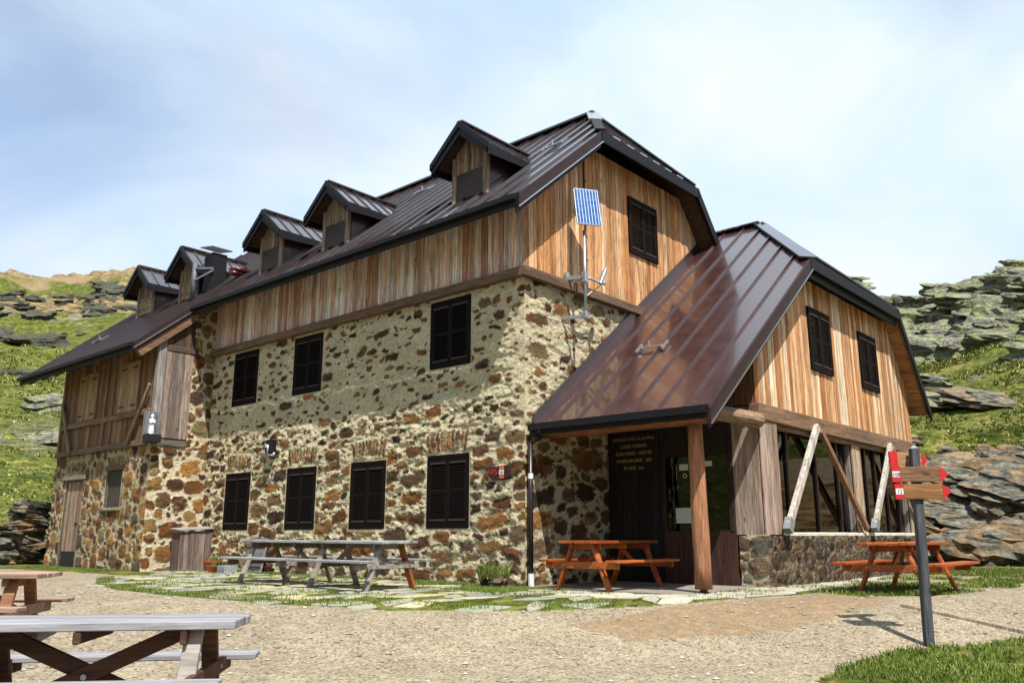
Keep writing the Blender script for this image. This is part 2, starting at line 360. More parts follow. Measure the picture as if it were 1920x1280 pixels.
GP = [(-3.2, -6.2), (-2.0, -6.05), (-.75, -6.05), (.1, -6.85), (1.0, -7.45), (4, -9.4), (8, -11), (4, -16), (-4, -12), (-4.2, -8)]   # grass patch, lower right
def inpoly(x, y, P):
    c = np.zeros(np.shape(x), bool); n = len(P)
    for i in range(n):
        x1, y1 = P[i]; x2, y2 = P[(i+1) % n]
        if y1 == y2: continue
        k = ((y1 > y) != (y2 > y)) & (x < (x2-x1)*(y-y1)/(y2-y1)+x1); c ^= k
    return c
PAVE = [(-3.6, 8.2), (-4.3, 6.6), (-4.9, 4.4), (-5.0, 2.4), (-4.7, .6), (-3.9, -1.0), (-2.6, -2.4), (-1.3, -3.3), (.2, -4.0), (1.9, -4.25), (3.4, -4.0), (5.0, -4.3), (8.3, -4.1), (8.3, -3.2), (2.5, -2.9), (.0, -.0), (0, 10.5), (-1.2, 10.5), (-1.5, 9.6)]
def ground_masks(x, y, r, az):
    n = fbm(x*.9, y*.9, 5); n2 = fbm(x*.22, y*.22, 9, 5); n3 = fbm(x*.06+.3*y*.06, y*.06, 31, 5)
    grass = np.zeros_like(x); rock = np.zeros_like(x); dirt = np.zeros_like(x)
    near = r < 26
    wob = .45*(n-.5)
    grass = np.where(inpoly(x+wob, y+wob, GP), 1.0, grass)
    grass = np.where(inpoly(x+wob, y-wob, [(1.9, -4.0), (1.6, -5.0), (2.6, -5.9), (5, -6.2), (9, -6.2), (14, -7), (30, -5), (30, 3), (11.3, 3), (11.3, -3.2), (8.2, -3.5)]), sst(.30, .45, n), grass)
    grass = np.where(inpoly(x, y, PAVE), .85, grass)
    grass = np.where((x < -1.4) & (x > -2.6+wob*2) & (y > 9) & (y < 16.6), .75, grass)
    dirt = np.where(inpoly(x+wob*2, y, [(-2.6, -3.0), (.6, -4.2), (2.2, -4.6), (1.5, -5.6), (-.6, -5.2), (-2.7, -4.0)]), .62, dirt)
    # hills
    h = sst(25.5, 28, r)
    right = (az < 27); left = (az > 56)
    cliff = (1-sst(31, 32.5, r+2*(n2-.5)))*sst(27.2, 28.0, r+3*(n2-.5))
    outc = sst(.52, .57, fbm(x*.22, y*.22, 77, 5)+.075*sst(50, 54, r)-.10*(1-sst(42, 48, r)))
    rr = np.maximum(cliff*.9*sst(.34, .44, n2), outc*sst(38, 42, r))
    lr = sst(.47, .53, fbm(x*.045, y*.045, 55, 6)+.10*sst(96, 112, r)*(1-sst(180, 200, r))-.09+.02*sst(240, 262, r))*sst(84, 96, r)+.5*sst(.60, .66, fbm(x*.12, y*.12, 58, 5))*(1-sst(84, 96, r))*sst(40, 50, r)
    rock = np.where(right, rr, np.where(left, lr, .4*sst(.5, .6, n3)))*h
    gr_r = np.where(r < 29, .7, np.where(r < 36, .15, 1.0)); gr_l = np.where(r > 165, np.interp(n3, [.4, .6], [.40, .80]), 1.0)
    g2 = np.where(right, gr_r, np.where(left, gr_l, .8))
    grass = grass*(1-h)+g2*h
    d2 = np.where(right, np.where((r > 28) & (r < 36.5), 1.0, .15), np.where(r > 170, .95, .2)); dirt = dirt*(1-h)+d2*h
    return rock, grass, dirt*np.where(left & (r > 165), .8, 1)
def full_z(x, y):
    z, r, az, F, Lt = terrain_z(x, y)
    rock, grass, dirt = ground_masks(x, y, r, az)
    z = z+.03*(fbm(x*.6, y*.6, 3)-.5)*np.clip(r/10, 0, 1)*(r < 27)
    k = sst(26.5, 34, r)
    z = z+k*(fbm(x*.10, y*.10, 41, 5)-.5)*np.interp(r, [27, 60, 120, 260], [.45, 1.5, 3.4, 7])+k*.30*(fbm(x*.8, y*.8, 43, 3)-.5)
    # ledges: tilted strata stepped out of the slope where rock is bare
    sc = np.interp(r, [27, 33, 70, 150, 300], [.6, .8, 1.1, 2.6, 4.0])
    q = (z+.25*x-.10*y)/sc+1.6*fbm(x*.35/sc, y*.35/sc, 61, 4); st = q-np.floor(q); led = np.where(st < .75, st*.25, .19+(st-.75)*3.2)-st*.999
    blk = fbm(x*.9/sc+.5*z, y*.9/sc, 71, 4)
    z = z+rock*k*sc*(.60*led+.55*(blk-.5)+.12)
    return z, r, az, rock, grass, dirt
def build_terrain():
    a = np.concatenate([np.arange(-150, -30, 2.5), np.arange(-30, 7, .5), np.arange(7, 21, .075), np.arange(21, 58, .3), np.arange(58, 76, .075), np.arange(76, 100, .6), np.arange(100, 213, 3)])
    r = np.concatenate([np.geomspace(1.2, 8, 24)[:-1], np.linspace(8, 27, 240)[:-1], np.geomspace(27, 76, 330)[:-1], np.geomspace(76, 330, 240)[:-1], np.geomspace(330, 900, 24)])
    A, RR = np.meshgrid(np.radians(a), r, indexing='ij'); x = CX+RR*np.cos(A); y = CY+RR*np.sin(A)
    z, r_, az, rock, grass, dirt = full_z(x, y)
    o = grid_mesh('ground', np.stack([x, y, z], -1), np.stack([rock, grass, dirt], -1), M['terrain']); tag(o, kind='structure')
build_terrain()
def gz(x, y): return float(full_z(np.array([float(x)]), np.array([float(y)]))[0][0])

# ------------------------------------------------------------------ masonry
PAL_BROWN = [(.045, .022, .014), (.075, .038, .020), (.15, .062, .024), (.22, .095, .030), (.28, .145, .050), (.12, .085, .055), (.07, .045, .032), (.20, .135, .07), (.17, .08, .035)]
PAL_WARM = [(.12, .045, .022), (.22, .09, .03), (.30, .15, .045), (.07, .035, .022), (.16, .10, .055), (.25, .20, .10), (.10, .08, .07), (.34, .19, .06)]
PAL_DARK = [(.05, .03, .022), (.09, .055, .035), (.03, .02, .018), (.14, .09, .05), (.10, .05, .03), (.07, .065, .06), (.17, .13, .08)]
def masonry(name, parent, org, U, N, w, h, seed, pal, mortar, holes=(), topf=None, aspect=(1.0, 2.2), cover=None, shrink=None,
            depth=.022, sign=1, step=.021, rough=.02, c0=None, c1=None, warp=.055, arches=(), tilt=0.0, sizes=((.15, .21, 14), (.10, .15, 60), (.06, .10, 160), (.03, .055, 260)), gapw=.022, ragged=.5):
    rs = random.Random(seed); U = np.array(U, float); N = np.array(N, float); org = np.array(org, float)
    us = np.linspace(0, w, max(2, int(w/step)+1)); vs = np.linspace(0, h, max(2, int(h/step)+1))
    Ug, Vg = np.meshgrid(us, vs, indexing='ij')
    wu = Ug+warp*2*(fbm(Ug*4, Vg*4, seed, 3)-.5)+warp*.7*(vn(Ug*16, Vg*16, seed+4)-.5)
    wv = Vg+warp*2*(fbm(Ug*3+9, Vg*5, seed+1, 3)-.5)+.10*(vn(Ug*.8, Vg*.5, seed+2)-.5)+warp*.7*(vn(Ug*16+7, Vg*16, seed+5)-.5)
    rg = fbm(Ug*4.5+Vg*1.2, Vg*9, seed+8, 5, .62)
    H = rough*2*(rg-.35); mo = np.array(mortar)
    mv = .78+.5*fbm(Ug*2.2, Vg*3, seed+11, 4); C = mo[None, None, :]*mv[..., None]
    MASK = np.zeros_like(H)
    def stone(cu, cv, hu, hv, ang=0, n=3.2, col=None, raise_=None, rag=None):
        rag = ragged if rag is None else rag
        pad = max(hu, hv)*1.5+.1; i0, i1 = np.searchsorted(us, [cu-pad, cu+pad]); j0, j1 = np.searchsorted(vs, [cv-pad, cv+pad])
        if i1 <= i0 or j1 <= j0: return
        a = wu[i0:i1, j0:j1]-cu; b = wv[i0:i1, j0:j1]-cv; ca, sa = math.cos(ang), math.sin(ang); a, b = a*ca+b*sa, -a*sa+b*ca
        rr = (np.abs(a/hu)**n+np.abs(b/hv)**n)**(1/n)+rag*(fbm(a*10+cu*31, b*17+cv*17, seed+int(cu*97) % 50, 4, .65)-.5)
        mk = 1-sst(.86, 1.06, rr)
        col = np.array(col or rs.choice(pal)); c2_ = np.array(rs.choice(pal)); k = rs.uniform(.75, 1.25); tw = (.75*sst(.42, .62, fbm(a*7+cu*3, b*13+cv*11, seed+31, 3)))[..., None]; col = col*(1-tw)+c2_*tw
        st = .55+.9*fbm(a*6+cu*9, b*22+cv*5, seed+21, 3)
        hh = raise_ if raise_ is not None else rs.uniform(.2, 1.3)*depth*sign
        sub = MASK[i0:i1, j0:j1]; mk = np.where(sub > .5, 0, mk)
        H[i0:i1, j0:j1] = H[i0:i1, j0:j1]*(1-mk)+mk*(hh+rough*.8*(rg[i0:i1, j0:j1]-.4)+.012*(1-np.clip(rr, 0, 1)))
        C[i0:i1, j0:j1] = C[i0:i1, j0:j1]*(1-mk[..., None])+(col*k)*st[..., None]*mk[..., None]
        MASK[i0:i1, j0:j1] = np.maximum(sub, mk)
    for (au, av, aw, ah) in arches:            # flat arch of upright stones over an opening
        n = int(aw/.105)
        for k in range(n):
            t = (k+.5)/n-.5; stone(au+t*aw, av+ah/2-.10*t*t, aw/n*.50*rs.uniform(.8, 1.05), ah/2*rs.uniform(.75, 1.0), ang=-t*.55, n=4, col=rs.choice([(.30, .17, .07), (.22, .11, .05), (.12, .07, .045), (.36, .24, .12), (.26, .22, .15)]), raise_=rs.uniform(.006, .022), rag=.18)
        i0, i1 = np.searchsorted(us, [au-aw/2, au+aw/2]); j0, j1 = np.searchsorted(vs, [av, av+ah]); MASK[i0:i1, j0:j1] = np.maximum(MASK[i0:i1, j0:j1], .6)
    occ = MASK > .5; gap = gapw
    for (lo, hi, dens) in sizes:
        for _ in range(int(dens*w*h)):
            cu = rs.uniform(0, w); cv = rs.uniform(-.05, h); p = 1.0 if cover is None else cover(cu, cv)
            if rs.random() > p: continue
            sc_ = 1.0 if shrink is None else shrink(cu, cv)
            hv = rs.uniform(lo, hi)*sc_; hu = hv*rs.uniform(*aspect); ang = tilt*rs.uniform(.3, 1)+rs.gauss(0, .13)
            pu = hu+gap; pv = hv+gap; i0, i1 = np.searchsorted(us, [cu-pu, cu+pu]); j0, j1 = np.searchsorted(vs, [cv-pv, cv+pv])
            if i1-i0 < 2 or j1-j0 < 2: continue
            a = Ug[i0:i1, j0:j1]-cu; b = Vg[i0:i1, j0:j1]-cv; ca, sa = math.cos(ang), math.sin(ang); a2 = a*ca+b*sa; b2 = -a*sa+b*ca
            n_ = rs.choice([2.2, 2.8, 3.6, 5]); e = (np.abs(a2/pu)**n_+np.abs(b2/pv)**n_) < 1; oc = occ[i0:i1, j0:j1]
            if (oc & e).sum() > .05*max(1, e.sum()): continue
            occ[i0:i1, j0:j1] = oc | ((np.abs(a2/hu)**n_+np.abs(b2/hv)**n_) < 1)
            stone(cu, cv, hu, hv, ang, n_)
    for (a0, a1, b0, b1) in holes:      # plaster is worked back flush round the openings
        dd = np.maximum(np.maximum(a0-Ug, Ug-a1), np.maximum(b0-Vg, Vg-b1)); f_ = sst(0, .10, dd); H = H*f_+(1-f_)*.004
        f2 = (1-sst(.01, .07, dd))[..., None]*.7; C = C*(1-f2)+f2*mo*mv[..., None]
    P = org+Ug[..., None]*U+Vg[..., None]*np.array([0, 0, 1.])+H[..., None]*N
    for e, side, sd in ((c0, 0, 0), (c1, 1, 0)):
        if e is None: continue
        d = Ug if side == 0 else w-Ug; wt = (1-sst(0, .22, d))[..., None]
        cz = (.05*(fbm(Vg*0+1.7, (Vg+org[2])*4.5, 99, 4)-.42))[..., None]
        T = -U if side == 0 else U
        P = P*(1-wt)+wt*(org+Ug[..., None]*U+Vg[..., None]*np.array([0, 0, 1.])+cz*(N+T))
    uc = (us[:-1]+us[1:])/2; vc = (vs[:-1]+vs[1:])/2; Uc, Vc = np.meshgrid(uc, vc, indexing='ij'); keep = np.ones(Uc.shape, bool)
    for (a0, a1, b0, b1) in holes: keep &= ~((Uc > a0) & (Uc < a1) & (Vc > b0) & (Vc < b1))
    if topf is not None: keep &= Vc < topf(Uc)
    return grid_mesh(name, P, C, M['stone'], parent, keep)

# ------------------------------------------------------------------ boards
LARCH = [(.76, .44, .23), (.66, .33, .14), (.54, .22, .08), (.86, .60, .37), (.70, .38, .18), (.92, .72, .52), (.60, .27, .10), (.80, .50, .28)]
LARCH_G = [(.82, .58, .46), (.72, .46, .34), (.56, .29, .19), (.88, .70, .59), (.76, .52, .40), (.90, .80, .72), (.62, .36, .26), (.84, .62, .50), (.74, .57, .49)]
WEATHER = [(.20, .15, .125), (.26, .20, .17), (.17, .125, .105), (.30, .22, .18)]
DARKW = [(.10, .055, .032), (.13, .075, .045), (.08, .045, .03), (.16, .09, .05)]
BARN = [(.30, .165, .085), (.24, .12, .06), (.36, .21, .11), (.20, .10, .055), (.28, .17, .10)]
def boards(mb, org, U, N, u0, u1, zb, zt, pal, wr=(.10, .19), th=.025, seed=1, gap=.006):
    rs = random.Random(seed); org = Vector(org); U = Vector(U); N = Vector(N); u = u0; prev = None
    while u < u1-.01:
        w = min(rs.uniform(*wr), u1-u); a = u+gap/2; b = u+w-gap/2; t = th*rs.uniform(.7, 1.3)
        col = rs.choice(pal); k = rs.uniform(.85, 1.15); col = tuple(c*k for c in col)
        za, zb_ = zt(a), zt(b); z0 = zb(.5*(a+b))
        if min(za, zb_) > z0+.01:
            q = [org+U*a+Vector((0, 0, z0)), org+U*b+Vector((0, 0, z0)), org+U*b+Vector((0, 0, zb_)), org+U*a+Vector((0, 0, za))]
            mb.prism(q, N*t, col)
        u += w
    return mb
def shutter_window(parent, name, cu, z0, w, h, face, leaves=2, frame_m=None, slat=True, mat_s=None, hinge=None, proud=.0, label=None):
    """face(u, z, d) -> point; d = distance out of the wall. The shutters are louvred leaves in a frame"""
    f = MB(); fr = .05; ms = mat_s or M['shutter']
    def bx(mb, a0, a1, b0, b1, d0, d1, col=(.5, .5, .5)):
        p = [face(a, b, d) for d in (d0, d1) for b in (b0, b1) for a in (a0, a1)]
        mb.add(p, [(0, 2, 3, 1), (4, 5, 7, 6), (0, 1, 5, 4), (2, 6, 7, 3), (0, 4, 6, 2), (1, 3, 7, 5)], col)
    a0, a1, b0, b1 = cu-w/2, cu+w/2, z0, z0+h
    for (p, q, r_, s_) in ((a0, a0+fr, b0, b1), (a1-fr, a1, b0, b1), (a0+fr, a1-fr, b1-fr, b1), (a0+fr, a1-fr, b0, b0+fr)): bx(f, p, q, r_, s_, -.18+proud, .018+proud)
    fo = f.build(name, frame_m or M['shutter'], parent)
    bk = MB(); bx(bk, a0+fr, a1-fr, b0+fr, b1-fr, -.19+proud, -.15+proud); bk.build('pane', M['black'], fo)
    lw = (w-2*fr)/leaves
    for k in range(leaves):
        s = MB(k); l0 = a0+fr+k*lw+.006; l1 = l0+lw-.012; st = .055; c0 = b0+fr+.006; c1 = b1-fr-.006
        for (p, q, r_, s_) in ((l0, l0+st, c0, c1), (l1-st, l1, c0, c1), (l0+st, l1-st, c1-.09, c1), (l0+st, l1-st, c0, c0+.09)): bx(s, p, q, r_, s_, -.03+proud, .012+proud)
        if slat:
            z = c0+.10
            while z < c1-.10:
                p = [face(l0+st, z, .006+proud), face(l1-st, z, .006+proud), face(l1-st, z+.042, -.028+proud), face(l0+st, z+.042, -.028+proud)]
                n = Vector(face(0, 0, 1))-Vector(face(0, 0, 0)); s.prism(p, n*.008+Vector((0, 0, .006))); z += .045
            bx(s, l0+st, l1-st, (c0+c1)/2-.03, (c0+c1)/2+.03, -.02+proud, .010+proud)
        else:
            nb = 4
            for j in range(nb): bx(s, l0+st+j*(l1-l0-2*st)/nb+.003, l0+st+(j+1)*(l1-l0-2*st)/nb-.003, c0+.09, c1-.09, -.02+proud, .006+proud, (.33, .22, .13) if hinge else (.5, .5, .5))
        s.build('shutter', ms, fo)
    if slat and not hinge:
        for zz in (b0+fr+.07, b1-fr-.11):
            for (q0, q1) in ((a0+fr+.03, cu-.05), (cu+.05, a1-fr-.03)): hb = MB(); bx(hb, q0, q1, zz, zz+.032, .013+proud, .021+proud); hb.build('hinge', M['strap'], fo)
    return fo
M['strap'] = plain('dusty_iron_strap', (.045, .03, .032), .7, .2, .3)

HUT = empty('mountain_hut', 'large alpine hut of rubble stone and larch boards under a brown metal roof with dormers', 'building', (0, 0, 0))
WOFF = 10.85
# ---- masonry walls
gw = [(y0-.02, y0+1.12, .97, 2.34) for y0 in (1.36, 3.72, 6.06, 8.71)]
uw = [(y0-.02, y0+1.12, 4.03, 5.40) for y0 in (1.36, 6.06, 8.71)]
wins_g = [1.36+.55, 3.72+.55, 6.06+.55, 8.71+.55]
holes = [(c-.56, c+.56, .97, 2.34) for c in wins_g]+[(c-.56, c+.56, 4.03, 5.39) for c in (wins_g[0], wins_g[2], wins_g[3])]
MORT = (.62, .56, .40)
facade_cover = lambda u, v: .85 if v < 1.2 else (.5 if v < 2.4 else (.16 if v < 3.3 else .05))
facade_shr = lambda u, v: .95 if v < 1.2 else (.85 if v < 2.5 else (.70 if v < 3.4 else .55))
masonry('stone_wall', HUT, (0, 0, -.1), (0, 1, 0), (-1, 0, 0), WOFF, 5.62, 3, PAL_BROWN, MORT, holes=[(a, b, c+.1, d+.1) for a, b, c, d in holes],
        cover=facade_cover, shrink=facade_shr, depth=.014, rough=.050, c0=True, arches=[(c, 2.5, 1.1, .42) for c in wins_g], aspect=(1.3, 3.1), tilt=-.14, ragged=.9, gapw=.036, sizes=((.12, .17, 26), (.08, .12, 90), (.05, .08, 200), (.025, .05, 320)))
masonry('stone_wall', HUT, (0, 0, -.1), (1, 0, 0), (0, -1, 0), 4.3, 5.62, 11, PAL_BROWN, (.56, .50, .36), cover=lambda u, v: .7 if v < 2.7 else .045,
        shrink=lambda u, v: 1.0 if v < 2.7 else .85, depth=.014, rough=.052, c0=True, aspect=(1.3, 2.8), tilt=.12, ragged=.95, gapw=.03)
# ---- dark unseen core added behind everything to block light
co = MB(); co.box((.25, .25, -.1), (8.8, 17.9, 6.2)); co.box((2.9, .12, 2.9), (8.6, .24, 6.0)); co.build('inner_core', M['inner'], HUT)
# ---- windows in stone facade
fF = lambda u, z, d: (-d, u, z)
for k, c in enumerate(wins_g): shutter_window(HUT, 'window', c, .99, 1.11, 1.34, fF)
for c in (wins_g[0], wins_g[2], wins_g[3]): shutter_window(HUT, 'window', c, 4.04, 1.11, 1.35, fF)
# ---- larch cladding, west side and south gable
def z_w(x): return 7.35+.84*x
def z_e(x): return 10.79-1.2*(x-4.1)
cl = MB(); boards(cl, (-.03, 0, 0), (0, 1, 0), (-1, 0, 0), -.05, WOFF+.1, lambda u: 5.60, lambda u: 7.12, LARCH_G, seed=5); cl.build('wood_cladding', M['clad'], HUT)
def gtop(x): return min(z_w(x), 8.86, z_e(x))-.12
cl = MB(); boards(cl, (0, -.03, 0), (1, 0, 0), (0, -1, 0), -.05, 7.6, lambda u: 5.60, gtop, LARCH, seed=9, wr=(.08, .17)); cl.build('wood_cladding', M['clad'], HUT)
cl = MB(); cl.prism([(0, -.02, 5.6), (7.6, -.02, 5.6), (7.6, -.02, gtop(7.6)), (5.7, -.02, 8.74), (1.8, -.02, 8.74), (0, -.02, 7.2)], (0, .1, 0)); cl.box((-.02, .08, 5.6), (.1, WOFF, 7.15)); cl.build('backing_wall', M['inner'], HUT)
fG = lambda u, z, d: (u, -.055-d, z)
shutter_window(HUT, 'window', 3.98, 6.80, 1.14, 1.30, fG, proud=.03)
# sill beams
bmC = (.20, .12, .075)
b = MB(); b.bar((-.085, -.10, 5.53), (-.085, 5.6, 5.53), .16, .17, col=bmC); b.bar((-.085, 5.61, 5.53), (-.085, 11.15, 5.53), .16, .17, col=(.22, .13, .08)); b.build('sill_beam', M['beam_y'], HUT, bevel=.01)
b = MB(); b.bar((-.17, -.085, 5.525), (3.95, -.085, 5.525), .16, .18, col=bmC); b.build('sill_beam', M['beam_x'], HUT, bevel=.01)
# ---- roofs
def clip(poly, axis, c):
    """interval of the other coordinate where the polygon (x,y) is cut by coordinate[axis]=c"""
    r = []
    for i in range(len(poly)):
        p, q = poly[i], poly[(i+1) % len(poly)]
        if (p[axis]-c)*(q[axis]-c) < 0: t = (c-p[axis])/(q[axis]-p[axis]); r.append(p[1-axis]+t*(q[1-axis]-p[1-axis]))
    r.sort(); return [(r[k], r[k+1]) for k in range(0, len(r)-1, 2)]
def roof_plane(name, parent, poly, zf, seam_axis, sp, th=.06, m='roof', start=0, sh=.048):
    """seam_axis 1: seams run along x at given y; 0: run along y at given x"""
    mb = MB(); mb.prism([(x, y, zf(x, y)) for x, y in poly], (0, 0, -th))
    lo = min(p[seam_axis] for p in poly); hi = max(p[seam_axis] for p in poly); c = lo+start+sp*.5
    while c < hi:
        for a, b_ in clip(poly, seam_axis, c+.0013):
            if b_-a > .1:
                p0 = (a, c) if seam_axis == 1 else (c, a); p1 = (b_, c) if seam_axis == 1 else (c, b_)
                mb.bar((*p0, zf(*p0)+sh/2), (*p1, zf(*p1)+sh/2), .024, sh)
        c += sp
    return mb.build(name, M[m], parent)
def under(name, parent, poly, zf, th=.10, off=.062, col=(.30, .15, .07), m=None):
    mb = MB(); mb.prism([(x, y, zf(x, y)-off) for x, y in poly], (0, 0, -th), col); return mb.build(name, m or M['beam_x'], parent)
zw = lambda x, y: z_w(x); ze = lambda x, y: z_e(x)
PW = [(-.75, -.5), (1.8, -.5), (4.1, 1.3), (4.1, 16.6), (2.4, 18.2), (-2.2, 18.2), (-2.2, 10.75), (-.75, 10.75)]
rw = roof_plane('roof', HUT, PW, zw, 1, .50)
def inset(poly, d=.04):
    cx_ = sum(p[0] for p in poly)/len(poly); cy_ = sum(p[1] for p in poly)/len(poly)
    return [(p[0]+(d if p[0] < cx_ else -d), p[1]+(d if p[1] < cy_ else -d)) for p in poly]
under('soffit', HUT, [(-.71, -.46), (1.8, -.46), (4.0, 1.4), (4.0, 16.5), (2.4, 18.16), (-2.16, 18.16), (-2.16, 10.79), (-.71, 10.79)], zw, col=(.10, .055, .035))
PE = [(5.7, -.5), (9.3, -.5), (9.3, 18.2), (5.7, 18.2), (4.1, 16.6), (4.1, 1.3)]
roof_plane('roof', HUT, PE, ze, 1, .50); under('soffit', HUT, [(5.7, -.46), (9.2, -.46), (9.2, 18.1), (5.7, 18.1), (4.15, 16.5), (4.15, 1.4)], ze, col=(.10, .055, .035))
zh = lambda x, y: 8.86+(y+.5)*(10.79-8.86)/1.8
roof_plane('roof', HUT, [(1.8, -.5), (5.7, -.5), (4.1, 1.3)], zh, 0, .5)
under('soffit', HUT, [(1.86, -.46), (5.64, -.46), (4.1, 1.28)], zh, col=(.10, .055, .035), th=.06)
zh2 = lambda x, y: 8.86+(18.2-y)*(10.79-8.86)/1.6
MB().prism([(2.4, 18.2, 9.37), (5.7, 18.2, 8.86), (4.1, 16.6, 10.79)], (0, 0, -.06)).build('roof', M['roof'], HUT)
# snow guards on the near hip, ridge and hip caps
sg = MB()
for k in range(6): sg.bar((2.45+k*.52, -.38, 9.035), (2.72+k*.52, -.38, 9.035), .03, .05)
sg.build('snow_guard', M['flash'], HUT)
cp = MB(); up = Vector((0, 0, 1))
cp.bar((4.1, 1.2, 10.82), (4.1, 16.6, 10.82), .30, .05); cp.build('ridge_cap', M['roof'], HUT)
cp = MB(); cp.bar((2.99, .43, 9.92), (1.82, -.5, 8.93), .20, .035, up=(-.6, -.6, 1)); cp.build('hip_cap', M['fascia'], HUT)
cp = MB(); cp.bar((5.68, -.5, 8.93), (4.12, 1.28, 10.81), .20, .035, up=(.6, -.6, 1)); cp.build('hip_cap', M['fascia'], HUT)
cp = MB(); cp.bar((4.06, 1.27, 10.83), (3.0, .44, 9.945), .30, .045, up=(-.6, -.6, 1)); cp.build('ridge_flashing', M['flash'], HUT)
# fascias
def fasc(name, p0, p1, h=.2, t=.045, m='fascia', drop=.0, parent=HUT, up=(0, 0, 1)):
    mb = MB(); p0 = Vector(p0)-Vector((0, 0, h/2+drop)); p1 = Vector(p1)-Vector((0, 0, h/2+drop)); u = Vector((0, 0, 1)); d = p1-p0
    sd = d.cross(u).normalized()*t/2
    q = [p0-sd, p1-sd, p1-sd+u*h, p0-sd+u*h]; q = [v-u*h/2 for v in q]; mb.prism(q, sd*2); return mb.build(name, M[m], parent)
fasc('eave_fascia', (-.79, -.56, 6.70), (-.79, 10.72, 6.70), .24)
fasc('gutter', (-.86, -.52, 6.66), (-.86, 10.70, 6.66), .09, .09)
fasc('rake_fascia', (-.80, -.55, z_w(-.80)+.01), (1.78, -.55, z_w(1.78)+.01), .24, .05, 'trim')
fasc('rake_fascia', (-.80, -.50, z_w(-.80)-.20), (1.80, -.50, z_w(1.80)-.20), .15, .05, 'fascia')
fasc('hip_fascia', (1.75, -.55, 8.87), (5.76, -.55, 8.87), .24, .05)
fasc('rake_fascia', (5.72, -.55, 8.88), (9.3, -.55, z_e(9.3)+.02), .30, .05)
mb = MB(); mb.bar((-.82, -.588, z_w(-.82)-.235), (1.80, -.588, z_w(1.80)-.235), .014, .022); mb.build('drip_edge', M['flash'], HUT)
# wing eave and rakes
fasc('eave_fascia', (-2.24, 10.75, 5.50), (-2.24, 18.22, 5.50), .24); fasc('gutter', (-2.31, 10.75, 5.47), (-2.31, 18.22, 5.47), .09, .09)
fasc('rake_fascia', (-2.24, 10.70, z_w(-2.24)+.05), (-.78, 10.70, z_w(-.78)+.05), .24, .05, 'trim')
mb = MB(); mb.bar((-2.26, 10.66, z_w(-2.26)-.12), (-.66, 10.66, z_w(-.66)-.12), .02, .035); mb.build('drip_edge', M['flash'], HUT)
mb = MB(); mb.bar((-2.1, 10.78, z_w(-2.1)-.34), (-.05, 10.78, z_w(-.05)-.34), .14, .20, col=(.26, .14, .09)); mb.build('rafter', M['beam_x'], HUT)
fasc('rake_fascia', (-2.24, 18.24, z_w(-2.24)+.02), (2.4, 18.24, z_w(2.4)+.02), .24)

